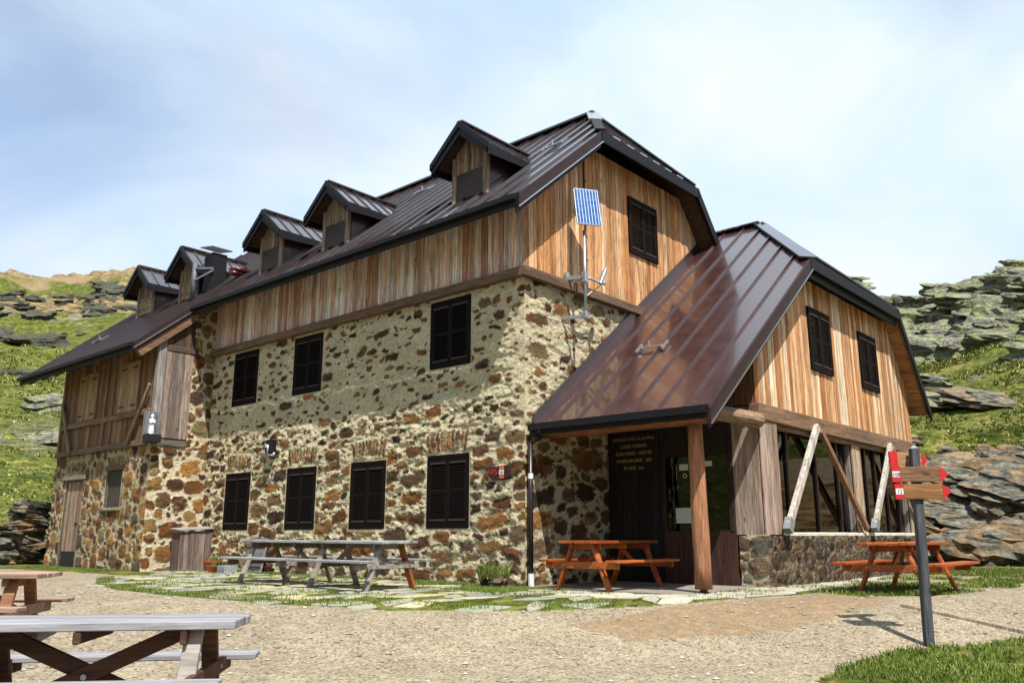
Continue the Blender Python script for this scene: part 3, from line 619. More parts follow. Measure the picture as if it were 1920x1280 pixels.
# ---- dormers
def dormer(yc, light):
    d = MB(); x0 = .2; hw = .5; zb0 = z_w(x0)-.1; ze_ = 8.50
    for s in (-1, 1):
        d.prism([(x0+.03, yc+s*hw, zb0), (x0+.03, yc+s*hw, ze_), (1.36, yc+s*hw, ze_), (1.30, yc+s*hw, z_w(1.30)-.05)], (0, -s*.05, 0))
    d.box((x0+.06, yc-.452, zb0+.02), (x0+.10, yc+.452, 8.45)); dm = d.build('dormer', M['roof'], HUT)
    fr = MB(int(yc)); top = lambda u: 8.90-.87*abs(u)
    pal = [(.34, .23, .15), (.26, .16, .10), (.40, .29, .20)]
    boards(fr, (x0, yc, 0), (0, -1, 0), (-1, 0, 0), -.40, 0, lambda u: 8.08, top, pal, wr=(.09, .13), seed=int(yc*9), th=.02)
    boards(fr, (x0, yc, 0), (0, -1, 0), (-1, 0, 0), 0, .40, lambda u: 8.08, top, pal, wr=(.09, .13), seed=int(yc*9)+1, th=.02)
    fr.box((x0-.0, yc-.38, zb0), (x0+.05, yc+.38, 8.5), (.02, .02, .02)); fr.build('wood_cladding', M['clad'], dm)
    for s in (-1, 1):
        p = MB(); p.box((x0-.045, yc+s*.44-.06, zb0), (x0+.06, yc+s*.44+.06, 8.48), (.36, .27, .20)); p.build('post', M['clad'], dm, bevel=.006)
    w = MB(3)
    if light:
        for k in range(5): w.box((x0-.03, yc-.375+k*.15+.003, zb0+.12), (x0-.005, yc-.375+(k+1)*.15-.003, 8.07), random.Random(k).choice([(.45, .30, .18), (.52, .37, .22), (.38, .24, .14)]))
        sw_ = w.build('shutter', M['clad'], dm)
        h = MB()
        for yy in (-.3, 0.0, .3):
            for zz in (7.68, 7.98): h.box((x0-.045, yc+yy-.03, zz), (x0-.031, yc+yy+.03, zz+.035))
        h.build('hinge', M['black'], dm)
    else:
        w.box((x0-.025, yc-.375, zb0+.1), (x0-.003, yc+.375, 8.09)); w.build('shutter', M['dormershut'], dm)
    # roof: two slopes from a ridge at z 9.03, cut where they meet the main roof
    xr = (9.03-7.35)/.84; xe = (8.34-7.35)/.84; ft = -.15
    rm = MB()
    for s in (-1, 1):
        A = (ft, yc, 9.03); B = (ft, yc+s*.79, 8.34); Cc = (xe-.02, yc+s*.79, 8.34); D = (xr+.05, yc, 9.03)
        rm.prism([A, B, Cc, D], (0, 0, -.05))
        for k in range(1, 6):
            x = ft+k*.36; 
            if x > xr: break
            lowy = .79 if x < xe else .79*(1-(x-xe)/(xr-xe))
            rm.bar((x, yc, 9.045), (x, yc+s*lowy, 9.045-.69/.79*lowy), .022, .035, up=(0, s*.7, 1))
    rm.bar((ft, yc, 9.06), (xr, yc, 9.06), .16, .03); rm.build('dormer_roof', M['roof'], dm)
    un = MB()
    for s in (-1, 1): un.prism([(ft+.03, yc, 8.975), (ft+.03, yc+s*.76, 8.31), (xe, yc+s*.76, 8.31), (xr-.1, yc, 8.975)], (0, 0, -.03), (.09, .05, .03))
    un.build('soffit', M['beam_x'], dm)
    for s in (-1, 1):
        fm = MB(); fm.prism([(ft-.03, yc, 9.07), (ft-.03, yc+s*.83, 8.345), (ft-.03, yc+s*.83, 8.21), (ft-.03, yc, 8.93)], (.05, 0, 0)); fm.prism([(ft, yc, 8.95), (ft, yc+s*.81, 8.245), (ft, yc+s*.81, 8.09), (ft, yc, 8.77)], (.04, 0, 0)); fm.build('gable_fascia', M['fascia'], dm)
        e = MB(); e.prism([(ft, yc+s*.80, 8.345), (xe-.03, yc+s*.80, 8.345), (xe-.22, yc+s*.80, 8.18), (ft, yc+s*.80, 8.12)], (0, -s*.03, 0)); e.build('eave_fascia', M['fascia'], dm)
for yc, li in ((1.60, 0), (6.05, 0), (8.78, 0), (13.05, 1), (15.75, 1)): dormer(yc, li)

# ---- wing
XW = -1.5
masonry('stone_wall', HUT, (XW, WOFF, -.1), (0, 1, 0), (-1, 0, 0), 5.8, 3.13, 21, PAL_WARM, (.46, .39, .28), gapw=.03, holes=[(3.80, 4.92, 0, 2.42), (1.45, 2.35, 1.65, 2.6)],
        aspect=(.7, 1.5), depth=.03, rough=.02, c0=True, warp=.07, step=.026, arches=[(4.36, 2.62, 1.3, .34), (1.9, 2.68, 1.0, .32)])
masonry('stone_wall', HUT, (XW, WOFF, -.1), (1, 0, 0), (0, -1, 0), 1.5, 3.13, 23, PAL_WARM, (.68, .60, .46), gapw=.04, aspect=(.8, 1.7), depth=.03, rough=.02, c0=True, warp=.07)
masonry('stone_pillar', HUT, (-.62, WOFF+.001, 3.02), (1, 0, 0), (0, -1, 0), .60, 4.2, 25, PAL_WARM, (.62, .54, .40), aspect=(.8, 1.3), depth=.03, rough=.02, warp=.06, topf=lambda u: 7.15-3.02-.62*.84+u*.84)
mb = MB(); mb.box((XW+.05, WOFF+.06, -.1), (.3, 16.6, 3.0)); mb.box((XW+.04, WOFF+.08, 3.0), (.3, 16.5, 5.6)); mb.box((-.60, WOFF+.05, 3.0), (.3, WOFF+.4, 6.6)); mb.build('inner_core', M['inner'], HUT)
# wing timber upper storey
cl = MB(); boards(cl, (XW, 0, 0), (0, 1, 0), (-1, 0, 0), WOFF+.12, 16.55, lambda u: 3.16, lambda u: 5.80, BARN, seed=31, wr=(.12, .2)); cl.build('wood_cladding', M['clad'], HUT)
cl = MB(); boards(cl, (XW, WOFF-.005, 0), (1, 0, 0), (0, -1, 0), .16, .88, lambda u: 3.22, lambda u: 5.45, [(.30, .24, .20), (.36, .27, .22), (.26, .20, .17)], seed=33, wr=(.12, .18), th=.03)
boards(cl, (XW, WOFF-.005, 0), (1, 0, 0), (0, -1, 0), .16, .88, lambda u: 5.58, lambda u: min(6.3, z_w(XW+u)-.12), DARKW, seed=34, wr=(.12, .18)); cl.build('wood_cladding', M['clad'], HUT)
fr = MB()
fr.box((XW-.05, WOFF-.05, 3.02), (XW+.15, WOFF+.11, 5.75), (.34, .31, .29)); fr.build('corner_post', M['clad'], HUT, bevel=.01)
fr = MB(); fr.box((XW+.16, WOFF-.05, 3.02), (-.62, WOFF+.1, 3.18), (.20, .17, .15)); fr.build('sill_beam', M['beam_x'], HUT, bevel=.01)
fr = MB(); fr.box((XW+.16, WOFF-.06, 5.44), (-.5, WOFF+.1, 5.58), (.15, .10, .08)); fr.build('cross_beam', M['beam_x'], HUT, bevel=.01)
fr = MB(); fr.box((XW-.09, WOFF+.12, 3.03), (XW+.1, 16.66, 3.18), (.22, .15, .10)); fr.build('sill_beam', M['beam_y'], HUT, bevel=.01)
fr = MB(); fr.box((XW-.10, WOFF+.12, 3.80), (XW-.04, 16.4, 3.95), (.27, .18, .11)); fr.build('rail', M['beam_y'], HUT, bevel=.01)
for y in (13.65, 13.2, 16.5):
    fr = MB(); fr.box((XW-.09 if y > 13 else XW, y-.06, 3.19), (XW-.035, y+.06, 5.7), (.30, .19, .11)); fr.build('post', M['clad'], HUT, bevel=.01)
for p0, p1 in (((XW-.13, 12.0, 3.12), (XW-.13, 10.98, 4.55)), ((XW-.13, 15.55, 3.10), (XW-.13, 16.45, 4.6))):
    fr = MB(); fr.bar(p0, p1, .05, .12, up=(1, 0, 0) if False else (0, 0, 1), col=(.34, .22, .13)); fr.build('brace', M['clad'], HUT, bevel=.01)
fW = lambda u, z, d: (XW-d, u, z)
for (a, b_) in ((14.25, 15.45), (11.75, 12.85)):
    s = MB(7); n = 6
    for k in range(n): s.box((XW-.075, a+(b_-a)*k/n+.003, 3.97), (XW-.036, a+(b_-a)*(k+1)/n-.003, 5.28), random.Random(k+int(a)).choice([(.42, .27, .15), (.48, .32, .19), (.38, .24, .13)]))
    sh = s.build('shutter', M['clad'], HUT); h = MB()
    for yy in (a+.08, b_-.35):
        for zz in (4.1, 5.1): h = MB(); h.box((XW-.085, yy, zz), (XW-.076, yy+.27, zz+.035)); h.build('hinge', M['black'], sh)
for y in np.arange(11.2, 18.1, .95):
    r_ = MB(int(y)); r_.bar((XW, y, z_w(XW)-.26), (-2.12, y, z_w(-2.12)-.24), .11, .15, col=(.24, .13, .07)); r_.build('rafter', M['beam_x'], HUT)
# wing door and window
dr = MB(5); 
for k in range(7): dr.box((XW+.025, 14.72+k*.14, .42), (XW+.06, 14.72+(k+1)*.14-.004, 2.30), random.Random(k+5).choice([(.40, .27, .19), (.48, .34, .26), (.32, .20, .14)]))
door = dr.build('door', M['clad'], HUT)
dk = MB(); dk.box((XW+.03, 14.70, -.05), (XW+.06, 15.72, .41)); dk.build('kick_panel', M['black'], door)
dk = MB(); dk.box((XW+.005, 14.80, 1.15), (XW+.024, 14.98, 1.18)); dk.build('handle', M['black'], door)
dk = MB(); dk.box((XW-.06, 14.45, 2.34), (XW+.2, 15.95, 2.50), (.34, .28, .22)); dk.build('lintel', M['beam_y'], HUT, bevel=.015)
dk = MB(); dk.box((XW+.0, 15.70, -.05), (XW+.16, 15.84, 2.33), (.15, .12, .10)); dk.box((XW+.0, 14.60, -.05), (XW+.16, 14.71, 2.33), (.28, .2, .14)); dk.build('door_frame', M['clad'], HUT)
rv = MB(); rv.box((XW+.26, 12.2, 1.5), (XW+.30, 13.3, 2.6), (.10, .08, .06)); rv.box((XW+.02, 12.22, 1.50), (XW+.3, 12.33, 2.52), (.16, .13, .11)); rv.box((XW+.02, 13.17, 1.5), (XW+.3, 13.25, 2.52), (.2, .17, .14)); rv.box((XW+.2, 12.33, 1.55), (XW+.25, 13.17, 2.5), (.26, .25, .26))
wo = rv.build('window', M['clad'], HUT)
rv = MB(); rv.box((XW-.02, 12.2, 2.50), (XW+.3, 13.3, 2.62), (.18, .11, .07)); rv.build('lintel', M['beam_y'], wo)
rv = MB(); rv.box((XW-.07, 12.15, 1.46), (XW+.3, 13.35, 1.50), (.3, .27, .22)); rv.build('sill', M['beam_y'], wo)
# ---- chimney
ch = MB(); ch.box((.28, 11.95, 7.4), (.72, 12.42, 8.75)); cho = ch.build('chimney', M['fascia'], HUT)
c2 = MB(); c2.prism([(.18, 11.85, 8.86), (.18, 12.55, 8.98), (.82, 12.55, 8.98), (.82, 11.85, 8.86)], (0, 0, .03)); c2.build('chimney_cap', M['roof'], cho)
c2 = MB(); c2.tube((-.10, 12.2, 7.25), (-.10, 12.2, 8.35), .075); c2.build('flue_pipe', M['flue'], cho, smooth=True)
c2 = MB(); c2.bar((-.12, 12.13, 8.2), (.3, 11.9, 8.25), .05, .06); c2.bar((-.12, 12.13, 7.85), (.3, 11.9, 8.2), .04, .05); c2.build('bracket', M['flue'], cho)
# ---- roof hooks
def hook(x, y, zf, ang=0, parent=HUT):
    h = MB(); z = zf(x, y)+.07
    h.bar((x-.02, y-.28, z), (x-.02, y+.28, z), .05, .025); h.bar((x-.12, y-.28, z-.09), (x+.12, y-.28, z+.10), .03, .05); h.bar((x-.12, y+.28, z-.09), (x+.12, y+.28, z+.10), .03, .05)
    h.tube((x, y+.05, z), (x-.02, y+.05, z+.13), .02); return h.build('roof_anchor', M['flash'], parent)
hook(1.9, 0.75, zw); hook(2.55, 5.6, zw); hook(2.4, 9.9, zw); hook(-1.1, 15.6, zw); hook(2.05, -1.38, lambda x, y: 2.74+.775*(x-.15))

# ---- annex
AY = -3.14
def a_w(x): return 2.74+.775*(x-.15)
def a_e(x): return 8.20-.77*(x-7.2) if x < 9.9 else 6.12-1.23*(x-9.9)
azw = lambda x, y: a_w(x); aze = lambda x, y: a_e(x)
ROOFA = roof_plane('roof', HUT, [(.15, -3.5), (4.55, -3.5), (7.2, -1.37), (7.2, 4), (6.62, 4), (6.62, -.56), (2.2, -.02), (.15, -.02)] if False else [(.15, -3.5), (4.55, -3.5), (7.2, -1.37), (7.2, 4), (6.62, 4), (6.62, -.045), (.15, -.045)], azw, 1, .52, start=.14, m='roof_b')
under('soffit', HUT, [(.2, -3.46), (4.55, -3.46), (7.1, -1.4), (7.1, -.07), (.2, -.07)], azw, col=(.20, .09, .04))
roof_plane('roof', HUT, [(7.2, -1.37), (9.9, -3.5), (9.9, 4), (7.2, 4)], lambda x, y: 8.15-.752*(x-7.2), 1, .52)
roof_plane('roof', HUT, [(9.9, -3.5), (11.7, -3.5), (11.7, 4), (9.9, 4)], lambda x, y: 6.12-1.23*(x-9.9), 1, .52)
sf = MB(44); n = 15
for k in range(n):
    xa = 9.75+k*(11.66-9.75)/n; xb = 9.75+(k+1)*(11.66-9.75)/n-.006
    fz = lambda x: (6.12-1.23*(x-9.9) if x > 9.9 else 6.12-.75*(x-9.9))-.075
    cc = sf.r.choice([(.50, .24, .09), (.42, .19, .07), (.56, .29, .12)]); sf.prism([(xa, -3.46, fz(xa)), (xb, -3.46, fz(xb)), (xb, 3.9, fz(xb)), (xa, 3.9, fz(xa))], (0, 0, -.03), cc)
sf.build('soffit', M['beam_y'], HUT)
azh = lambda x, y: 6.14+(y+3.5)*(8.17-6.14)/2.13
roof_plane('roof', HUT, [(4.55, -3.5), (9.9, -3.5), (7.2, -1.37)], azh, 0, .52)
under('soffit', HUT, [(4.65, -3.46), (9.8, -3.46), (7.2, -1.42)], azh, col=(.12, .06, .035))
sg = MB()
for k in range(8): sg.bar((5.0+k*.6, -3.36, 6.32), (5.32+k*.6, -3.36, 6.32), .03, .05)
sg.build('snow_guard', M['flash'], HUT)
cp = MB(); cp.bar((7.2, -1.37, 8.22), (4.55, -3.5, 6.20), .34, .04, up=(-.6, -.6, 1)); cp.build('hip_cap', M['roof'], HUT)
cp = MB(); cp.bar((9.9, -3.5, 6.18), (7.2, -1.37, 8.22), .26, .04, up=(.6, -.6, 1)); cp.build('hip_cap', M['roof'], HUT)
cp = MB(); cp.bar((7.2, -1.4, 8.22), (7.2, 4, 8.22), .30, .04); cp.build('ridge_cap', M['roof'], HUT)
fasc('rake_fascia', (.08, -3.54, a_w(.08)+.03), (4.56, -3.54, a_w(4.56)+.03), .25, .05, 'trim')
fasc('rake_fascia', (.15, -3.49, a_w(.15)-.19), (4.56, -3.49, a_w(4.56)-.19), .14, .05, 'trim')
mb = MB(); mb.bar((.08, -3.578, a_w(.08)-.215), (4.56, -3.578, a_w(4.56)-.215), .012, .02); mb.build('drip_edge', M['flash'], HUT)
fasc('hip_fascia', (4.50, -3.55, 6.17), (9.95, -3.55, 6.17), .22, .05); fasc('hip_fascia', (4.6, -3.45, 5.97), (9.9, -3.45, 5.97), .16, .05)
fasc('rake_fascia', (9.92, -3.54, 6.15), (11.74, -3.54, 3.92), .26, .05)
fasc('eave_fascia', (.10, -3.52, 2.76), (.10, -.06, 2.76), .20); fasc('gutter', (.03, -3.5, 2.73), (.03, -.08, 2.73), .10, .11)
# flashing where the annex roof meets the gable
mb = MB(); mb.prism([(.15, -.045, a_w(.15)), (6.6, -.045, a_w(6.6)), (6.6, -.045, a_w(6.6)+.20), (.15, -.045, a_w(.15)+.20)], (0, -.05, 0)); mb.build('roof_flashing', M['roof'], HUT)
# annex gable cladding
at = lambda x: min(a_w(x), 6.06, 6.12-1.23*(x-9.9))-.10
cl = MB(); boards(cl, (0, AY, 0), (1, 0, 0), (0, -1, 0), 2.5, 11.2, lambda u: 3.10, at, LARCH, seed=51, wr=(.09, .17)); cl.build('wood_cladding', M['clad'], HUT)
cl = MB(); cl.prism([(2.5, AY+.015, 2.8), (11.2, AY+.015, 2.8), (11.2, AY+.015, at(11.2)), (9.9, AY+.015, 5.95), (4.6, AY+.015, 5.95), (2.5, AY+.015, at(2.5))], (0, .08, 0)); cl.build('backing_wall', M['inner'], HUT)
cl = MB(); boards(cl, (2.5, 0, 0), (0, -1, 0), (-1, 0, 0), .05, 3.12, lambda u: 3.08, lambda u: a_w(2.5)-.14, [(.17, .085, .045), (.22, .11, .055), (.14, .07, .04)], seed=53); cl.build('wood_cladding', M['clad'], HUT)  # darker palette than the gable boards: shade above the porch put into the colour
cl = MB(); cl.box((11.1, AY+.1, 2.8), (11.18, -.1, 4.4)); cl.box((2.52, AY+.1, 2.82), (11.1, -.0, 2.9)); cl.build('inner_core', M['inner'], HUT)
fA = lambda u, z, d: (u, AY-.03-d, z)
shutter_window(HUT, 'window', 5.62, 4.07, 1.12, 1.30, fA, proud=.03); shutter_window(HUT, 'window', 8.46, 4.07, 1.12, 1.30, fA, proud=.03)
# beams
b = MB(); b.box((2.46, AY-.10, 2.80), (6.92, AY+.12, 3.09), (.27, .16, .09)); b.build('beam', M['beam_x'], HUT, bevel=.012)
b = MB(); b.box((6.935, AY-.10, 2.80), (11.25, AY+.12, 3.09), (.24, .15, .10)); b.build('beam', M['beam_x'], HUT, bevel=.012)
b = MB(); b.box((2.46, AY+.13, 2.80), (2.60, -.05, 3.06), (.16, .09, .055)); b.build('beam', M['beam_y'], HUT, bevel=.012)
b = MB(); b.box((3.2, AY-.02, 2.72), (11.0, AY+.1, 2.795), (.30, .18, .10)); b.build('head_rail', M['beam_x'], HUT)
# porch post, log beam, eave log
b = MB(8); b.tube((.58, -3.03, .06), (.55, -3.03, 2.62), .135, .115, 12, (.44, .20, .10), rough=.13); b.build('porch_post', M['clad'], HUT, smooth=True)
b = MB(); b.tube((.58, -3.03, -.06), (.58, -3.03, .10), .06, .06, 10, (.05, .03, .02)); b.build('post_foot', M['pipe'], HUT)
b = MB(3); b.tube((.30, -3.16, 2.76), (2.44, -3.20, 2.78), .12, .135, 12, (.36, .24, .15), rough=.05); b.build('log_beam', M['beam_x'], HUT, smooth=False)
b = MB(4); b.tube((.50, -3.4, 2.62), (.50, -.05, 2.62), .095, .095, 12, (.30, .12, .05), rough=.05); b.build('log_beam', M['beam_y'], HUT)
# clad corner pillar
cl = MB(); boards(cl, (2.52, 0, 0), (0, -1, 0), (-1, 0, 0), 2.66, 3.16, lambda u: .86, lambda u: 2.80, [(.46, .34, .28), (.52, .40, .33), (.38, .27, .22)], seed=61, wr=(.15, .2), th=.03)
boards(cl, (2.49, AY-.04, 0), (1, 0, 0), (0, -1, 0), 0, .66, lambda u: .86, lambda u: 2.80, [(.50, .37, .30), (.42, .30, .24), (.44, .30, .22)], seed=62, wr=(.2, .26), th=.03); cl.box((2.53, AY-.03, .87), (3.13, -2.68, 2.79), (.2, .15, .1)); cl.build('clad_pillar', M['clad'], HUT)
for x0 in (7.02, 10.6):
    cl = MB(); boards(cl, (x0, 0, 0), (0, -1, 0), (-1, 0, 0), 2.72, 3.10, lambda u: .90, lambda u: 2.71, [(.34, .28, .25), (.40, .33, .29)], seed=63, wr=(.18, .2), th=.025)
    boards(cl, (x0-.02, AY+.02, 0), (1, 0, 0), (0, -1, 0), 0, .48, lambda u: .84 , lambda u: 2.74, [(.48, .33, .22), (.52, .38, .27)], seed=64, wr=(.2, .26), th=.03); cl.box((x0+.01, -3.10, .88), (x0+.44, -2.74, 2.71), (.2, .15, .1)); cl.build('clad_pillar', M['clad'], HUT)
for p0, p1, c, w_ in (((3.10, AY-.20, 1.02), (4.86, AY-.14, 2.90), (.60, .54, .48), .15), ((7.45, AY-.20, 1.06), (9.15, AY-.14, 2.88), (.60, .54, .48), .15), ((5.05, AY-.12, 2.84), (7.22, AY-.10, .98), (.30, .16, .085), .13), ((9.3, AY-.12, 2.82), (11.0, AY-.10, 1.1), (.30, .16, .085), .13)):
    b = MB(); b.bar(p0, p1, .09, w_, up=(0, 0, 1), col=c); b.build('brace', M['clad'], HUT, bevel=.01)
for p in ((3.06, AY-.19, .92), (7.42, AY-.19, .96)):
    b = MB(); b.bar(p, (p[0]+.12, p[1], p[2]+.2), .12, .17, up=(0, 0, 1)); b.build('brace_shoe', M['galv'], HUT)
# low wall
masonry('low_stone_wall', HUT, (2.5, AY-.06, -.15), (1, 0, 0), (0, -1, 0), 8.6, .99, 71, PAL_DARK, (.20, .165, .12), aspect=(.8, 1.7), depth=.035, rough=.02, c0=True, warp=.05, tilt=.3, sizes=((.08, .11, 50), (.05, .08, 260), (.03, .05, 500), (.018, .03, 700)), gapw=.004)
masonry('low_stone_wall', HUT, (2.5, AY-.06, -.15), (0, 1, 0), (-1, 0, 0), .50, .99, 73, [(.20, .14, .09), (.16, .15, .12), (.11, .08, .06), (.25, .19, .12)], (.45, .40, .31), aspect=(.8, 1.5), depth=.03, c0=True, warp=.07)
b = MB(6); nn = 30
for k in range(nn):
    xa = 3.16+k*7.75/nn; b.obox((xa+.13, AY+.06, .865+b.r.uniform(-.006, .006)), (.1295, 0, 0), (0, .125+b.r.uniform(-.008, .008), 0), (0, 0, .034))
b.build('wall_coping', M['cream'], HUT, bevel=.012)
b = MB(); b.box((2.56, AY+.02, -.1), (11.05, AY+.25, .835)); b.build('inner_core', M['inner'], HUT)
# glazing
gl = MB(); gl.box((3.15, -2.985, .90), (7.0, -2.98, 2.72)); gl.build('glazing', M['glass'], HUT)
gl = MB(); gl.box((7.46, -2.985, .90), (10.6, -2.98, 2.72)); gl.build('glazing', M['glass'], HUT)
gl = MB(); gl.box((10.98, -2.7, .90), (10.985, -.1, 2.72)); gl.build('glazing', M['glass'], HUT)
for x in (3.97, 5.30, 6.43, 8.1, 8.72, 9.43, 10.2):
    m_ = MB(); m_.box((x-.03, -3.03, .89), (x+.03, -2.99, 2.72), (.05, .04, .035)); m_.build('mullion', M['pipe'], HUT)
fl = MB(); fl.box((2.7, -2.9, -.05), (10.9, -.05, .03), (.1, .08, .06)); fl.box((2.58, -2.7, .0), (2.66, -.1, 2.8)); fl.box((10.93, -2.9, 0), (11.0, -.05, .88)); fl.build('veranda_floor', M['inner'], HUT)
# porch back: dark board wall, door, sign
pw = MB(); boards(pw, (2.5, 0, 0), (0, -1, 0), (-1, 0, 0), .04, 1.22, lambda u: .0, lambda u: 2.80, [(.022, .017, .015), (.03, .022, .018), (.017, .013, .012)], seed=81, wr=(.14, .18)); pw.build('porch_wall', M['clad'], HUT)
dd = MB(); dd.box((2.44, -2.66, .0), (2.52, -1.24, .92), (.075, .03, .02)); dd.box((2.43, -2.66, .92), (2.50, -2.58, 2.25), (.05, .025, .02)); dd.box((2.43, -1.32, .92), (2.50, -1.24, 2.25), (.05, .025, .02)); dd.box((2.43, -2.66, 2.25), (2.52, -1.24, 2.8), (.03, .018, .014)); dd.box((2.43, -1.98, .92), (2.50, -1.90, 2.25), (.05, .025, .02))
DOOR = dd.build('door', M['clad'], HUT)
g2 = MB(); g2.box((2.462, -2.58, .92), (2.468, -1.32, 2.25)); g2.build('pane', M['glass'], DOOR)
g2 = MB(); g2.box((2.40, -1.93, 1.35), (2.43, -1.87, 1.52)); g2.tube((2.38, -1.90, 1.42), (2.38, -2.0, 1.42), .012); g2.build('handle', M['galv'], DOOR)
def onW(y, z, x=2.40): return (x, y, z)
g2 = MB(); g2.box((2.445, -1.83, 1.06), (2.455, -1.51, 1.33)); g2.build('notice', M['paper'], DOOR)
g2 = MB(); g2.box((2.445, -1.80, 2.00), (2.455, -1.62, 2.11)); g2.build('notice', M['paper'], DOOR); g2 = MB(); g2.box((2.445, -2.28, 2.05), (2.455, -2.12, 2.14)); g2.build('notice', M['paper'], DOOR)
ring = MB()
for k in range(14):
    a0 = k*2*math.pi/14; a1 = (k+1)*2*math.pi/14; ring.bar((2.447, -1.73+.035*math.cos(a0), 1.90+.035*math.sin(a0)), (2.447, -1.73+.035*math.cos(a1), 1.90+.035*math.sin(a1)), .012, .014, up=(1, 0, 0))
ring.build('ring_sticker', M['paper'], DOOR)
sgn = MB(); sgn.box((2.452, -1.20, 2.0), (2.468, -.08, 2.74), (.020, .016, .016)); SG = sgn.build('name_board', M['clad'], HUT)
for k, (tx, sz, mm) in enumerate((('RIFUGIO STELLA ALPINA', .084, 'redtxt'), ('LAGO CORVO', .088, 'yellowtxt'), ('EDELWEISS - HÜTTE', .088, 'yellowtxt'), ('HASELGRUBER   SEE', .088, 'yellowtxt'), ('M 2425  slm', .088, 'yellowtxt'))):
    text_mesh('lettering', tx, sz*1.02, (2.448, -.64, 2.62-k*.138), (R(90), 0, R(-90)), M[mm], SG, .003, 'CENTER')
pf = MB(); pf.box((.0, -3.05, -.04), (2.5, -.0, .012), (.26, .23, .19)); pf.build('porch_floor', M['flag'], HUT)
# downpipe
dp = MB(); dp.tube((.03, -.10, .14), (.03, -.10, 2.42), .042, n=12); dp.tube((.03, -.10, 2.40), (.12, -.22, 2.56), .042, n=12); dp.tube((.12, -.22, 2.55), (.05, -.30, 2.70), .042, n=12); DP = dp.build('downpipe', M['pipe'], HUT, smooth=True)
d2 = MB(); d2.tube((.03, -.10, -.04), (.03, -.10, .22), .052, n=12); d2.tube((.03, -.10, 1.80), (.03, -.10, 1.89), .047, n=12); d2.build('pipe_collar', M['white'], DP)
d2 = MB(); d2.bar((.03, -.10, .95), (.03, .02, .95), .1, .02); d2.bar((.03, -.10, 2.05), (.03, .02, 2.05), .1, .02); d2.build('pipe_clamp', M['pipe'], DP)
# cable on gable
d2 = MB(); d2.tube((1.83, -.075, 5.62), (1.80, -.075, 8.6), .018, n=8)
for z in (6.2, 6.7, 7.3, 7.9): d2.box((1.79, -.10, z), (1.85, -.06, z+.03))
d2.build('cable', M['pipe'], HUT)

# ------------------------------------------------------------------ picnic tables
STAIN = [(.44, .100, .018), (.38, .078, .014), (.50, .13, .024)]
GREYT = [(.34, .335, .35), (.40, .39, .40), (.29, .28, .29)]
GREYB = [(.28, .21, .16), (.34, .28, .24), (.22, .15, .11), (.38, .34, .31)]
PALET = [(.34, .34, .37), (.29, .285, .31), (.38, .38, .41)]
REDB = [(.13, .062, .04), (.16, .085, .055), (.11, .052, .034)]
def picnic_table(label, loc, rz, L_=1.9, top_w=.74, pal_top=STAIN, pal_leg=STAIN, fr=.72, foot=.50, xbrace=False, seed=0, group=None, m='table', tops=.045, mix_leg=None, sz=.435, mside=1):
    rs = random.Random(seed); t = empty('picnic_table', label, 'picnic table', loc, R(rz), group); mt = M[m]; H = .75; c = lambda p: rs.choice(p)
    n = 5; pw_ = top_w/n; a = MB(seed)
    for k in range(n):
        e = rs.uniform(-.012, .012); a.obox((e, -top_w/2+pw_*(k+.5), H-tops/2+rs.uniform(-.003, .003)), (L_/2, 0, rs.uniform(-.003, .003)), (0, pw_/2-.004, 0), (0, 0, tops/2), c(pal_top))
    a.build('tabletop', mt, t, bevel=.006)
    for s in (-1, 1):
        a = MB()
        for k in (0, 1): a.obox((rs.uniform(-.01, .01), s*(foot+.10+k*.128), sz), (L_/2, 0, 0), (0, .06, 0), (0, 0, .02), c(pal_top))
        a.build('seat', mt, t, bevel=.006)
    for e in (-1, 1):
        x = e*fr
        for s in (-1, 1):
            a = MB(); a.bar((x, s*(foot+.0), -.02), (x, s*.20, H-tops), .048, .115, up=(1, 0, 0), col=c(mix_leg if (mix_leg and e*mside < 0 and s < 0) else pal_leg)); a.build('leg', mt, t, bevel=.005)
        a = MB(); a.bar((x+e*.047, -foot-.22, .375), (x+e*.047, foot+.22, .370), .042, .105, col=c(pal_leg)); a.build('seat_beam', mt, t, bevel=.005)
        a = MB(); a.bar((x-e*.047, -.32, H-tops-.045), (x-e*.047, .32, H-tops-.045), .042, .088, col=c(pal_leg)); a.build('top_beam', mt, t, bevel=.005)
        if not xbrace:
            a = MB(); a.bar((x-e*.03, 0, .38), (x-e*.52, 0, H-tops-.02), .04, .08, col=c(pal_leg)); a.build('brace', mt, t, bevel=.005)
        for s in (-1, 1): bo = MB(); bo.tube((x+e*.068, s*(foot-.155), .375), (x+e*.078, s*(foot-.155), .375), .012, n=8); bo.build('bolt', M['galv'], t)
    a = MB(); a.bar((0, -.32, H-tops-.04), (0, .32, H-tops-.04), .05, .075, col=c(pal_leg)); a.build('middle_cleat', mt, t, bevel=.005)
    if xbrace:
        for e in (-1, 1):
            a = MB(); y = -.02 if e < 0 else -.07; a.bar((e*(fr-.03), y, .70), (-e*(fr+.03), y, .06), .045, .11, col=c(pal_leg)); a.build('cross_brace', mt, t, bevel=.005)
        a = MB(); a.tube((0, -.10, .385), (0, -.12, .385), .02, n=8); a.build('bolt', M['galv'], t)
    return t
picnic_table('orange stained picnic table in the shade of the porch', (.75, -1.22, .012), 0, L_=1.85, fr=.75, seed=1)
picnic_table('orange stained picnic table on the grass behind the signpost', (3.12, -5.2, gz(3.1, -5.2)+.0), 0, L_=2.15, fr=.74, seed=2)
picnic_table('grey weathered picnic table against the stone facade with one orange leg, nearer to the porch', (-2.1, 1.75, gz(-2.1, 1.75)+.015), 90, pal_top=GREYT, pal_leg=GREYB, seed=3, m='grey_table', mix_leg=[(.42, .13, .04)], group='grey tables along the facade')
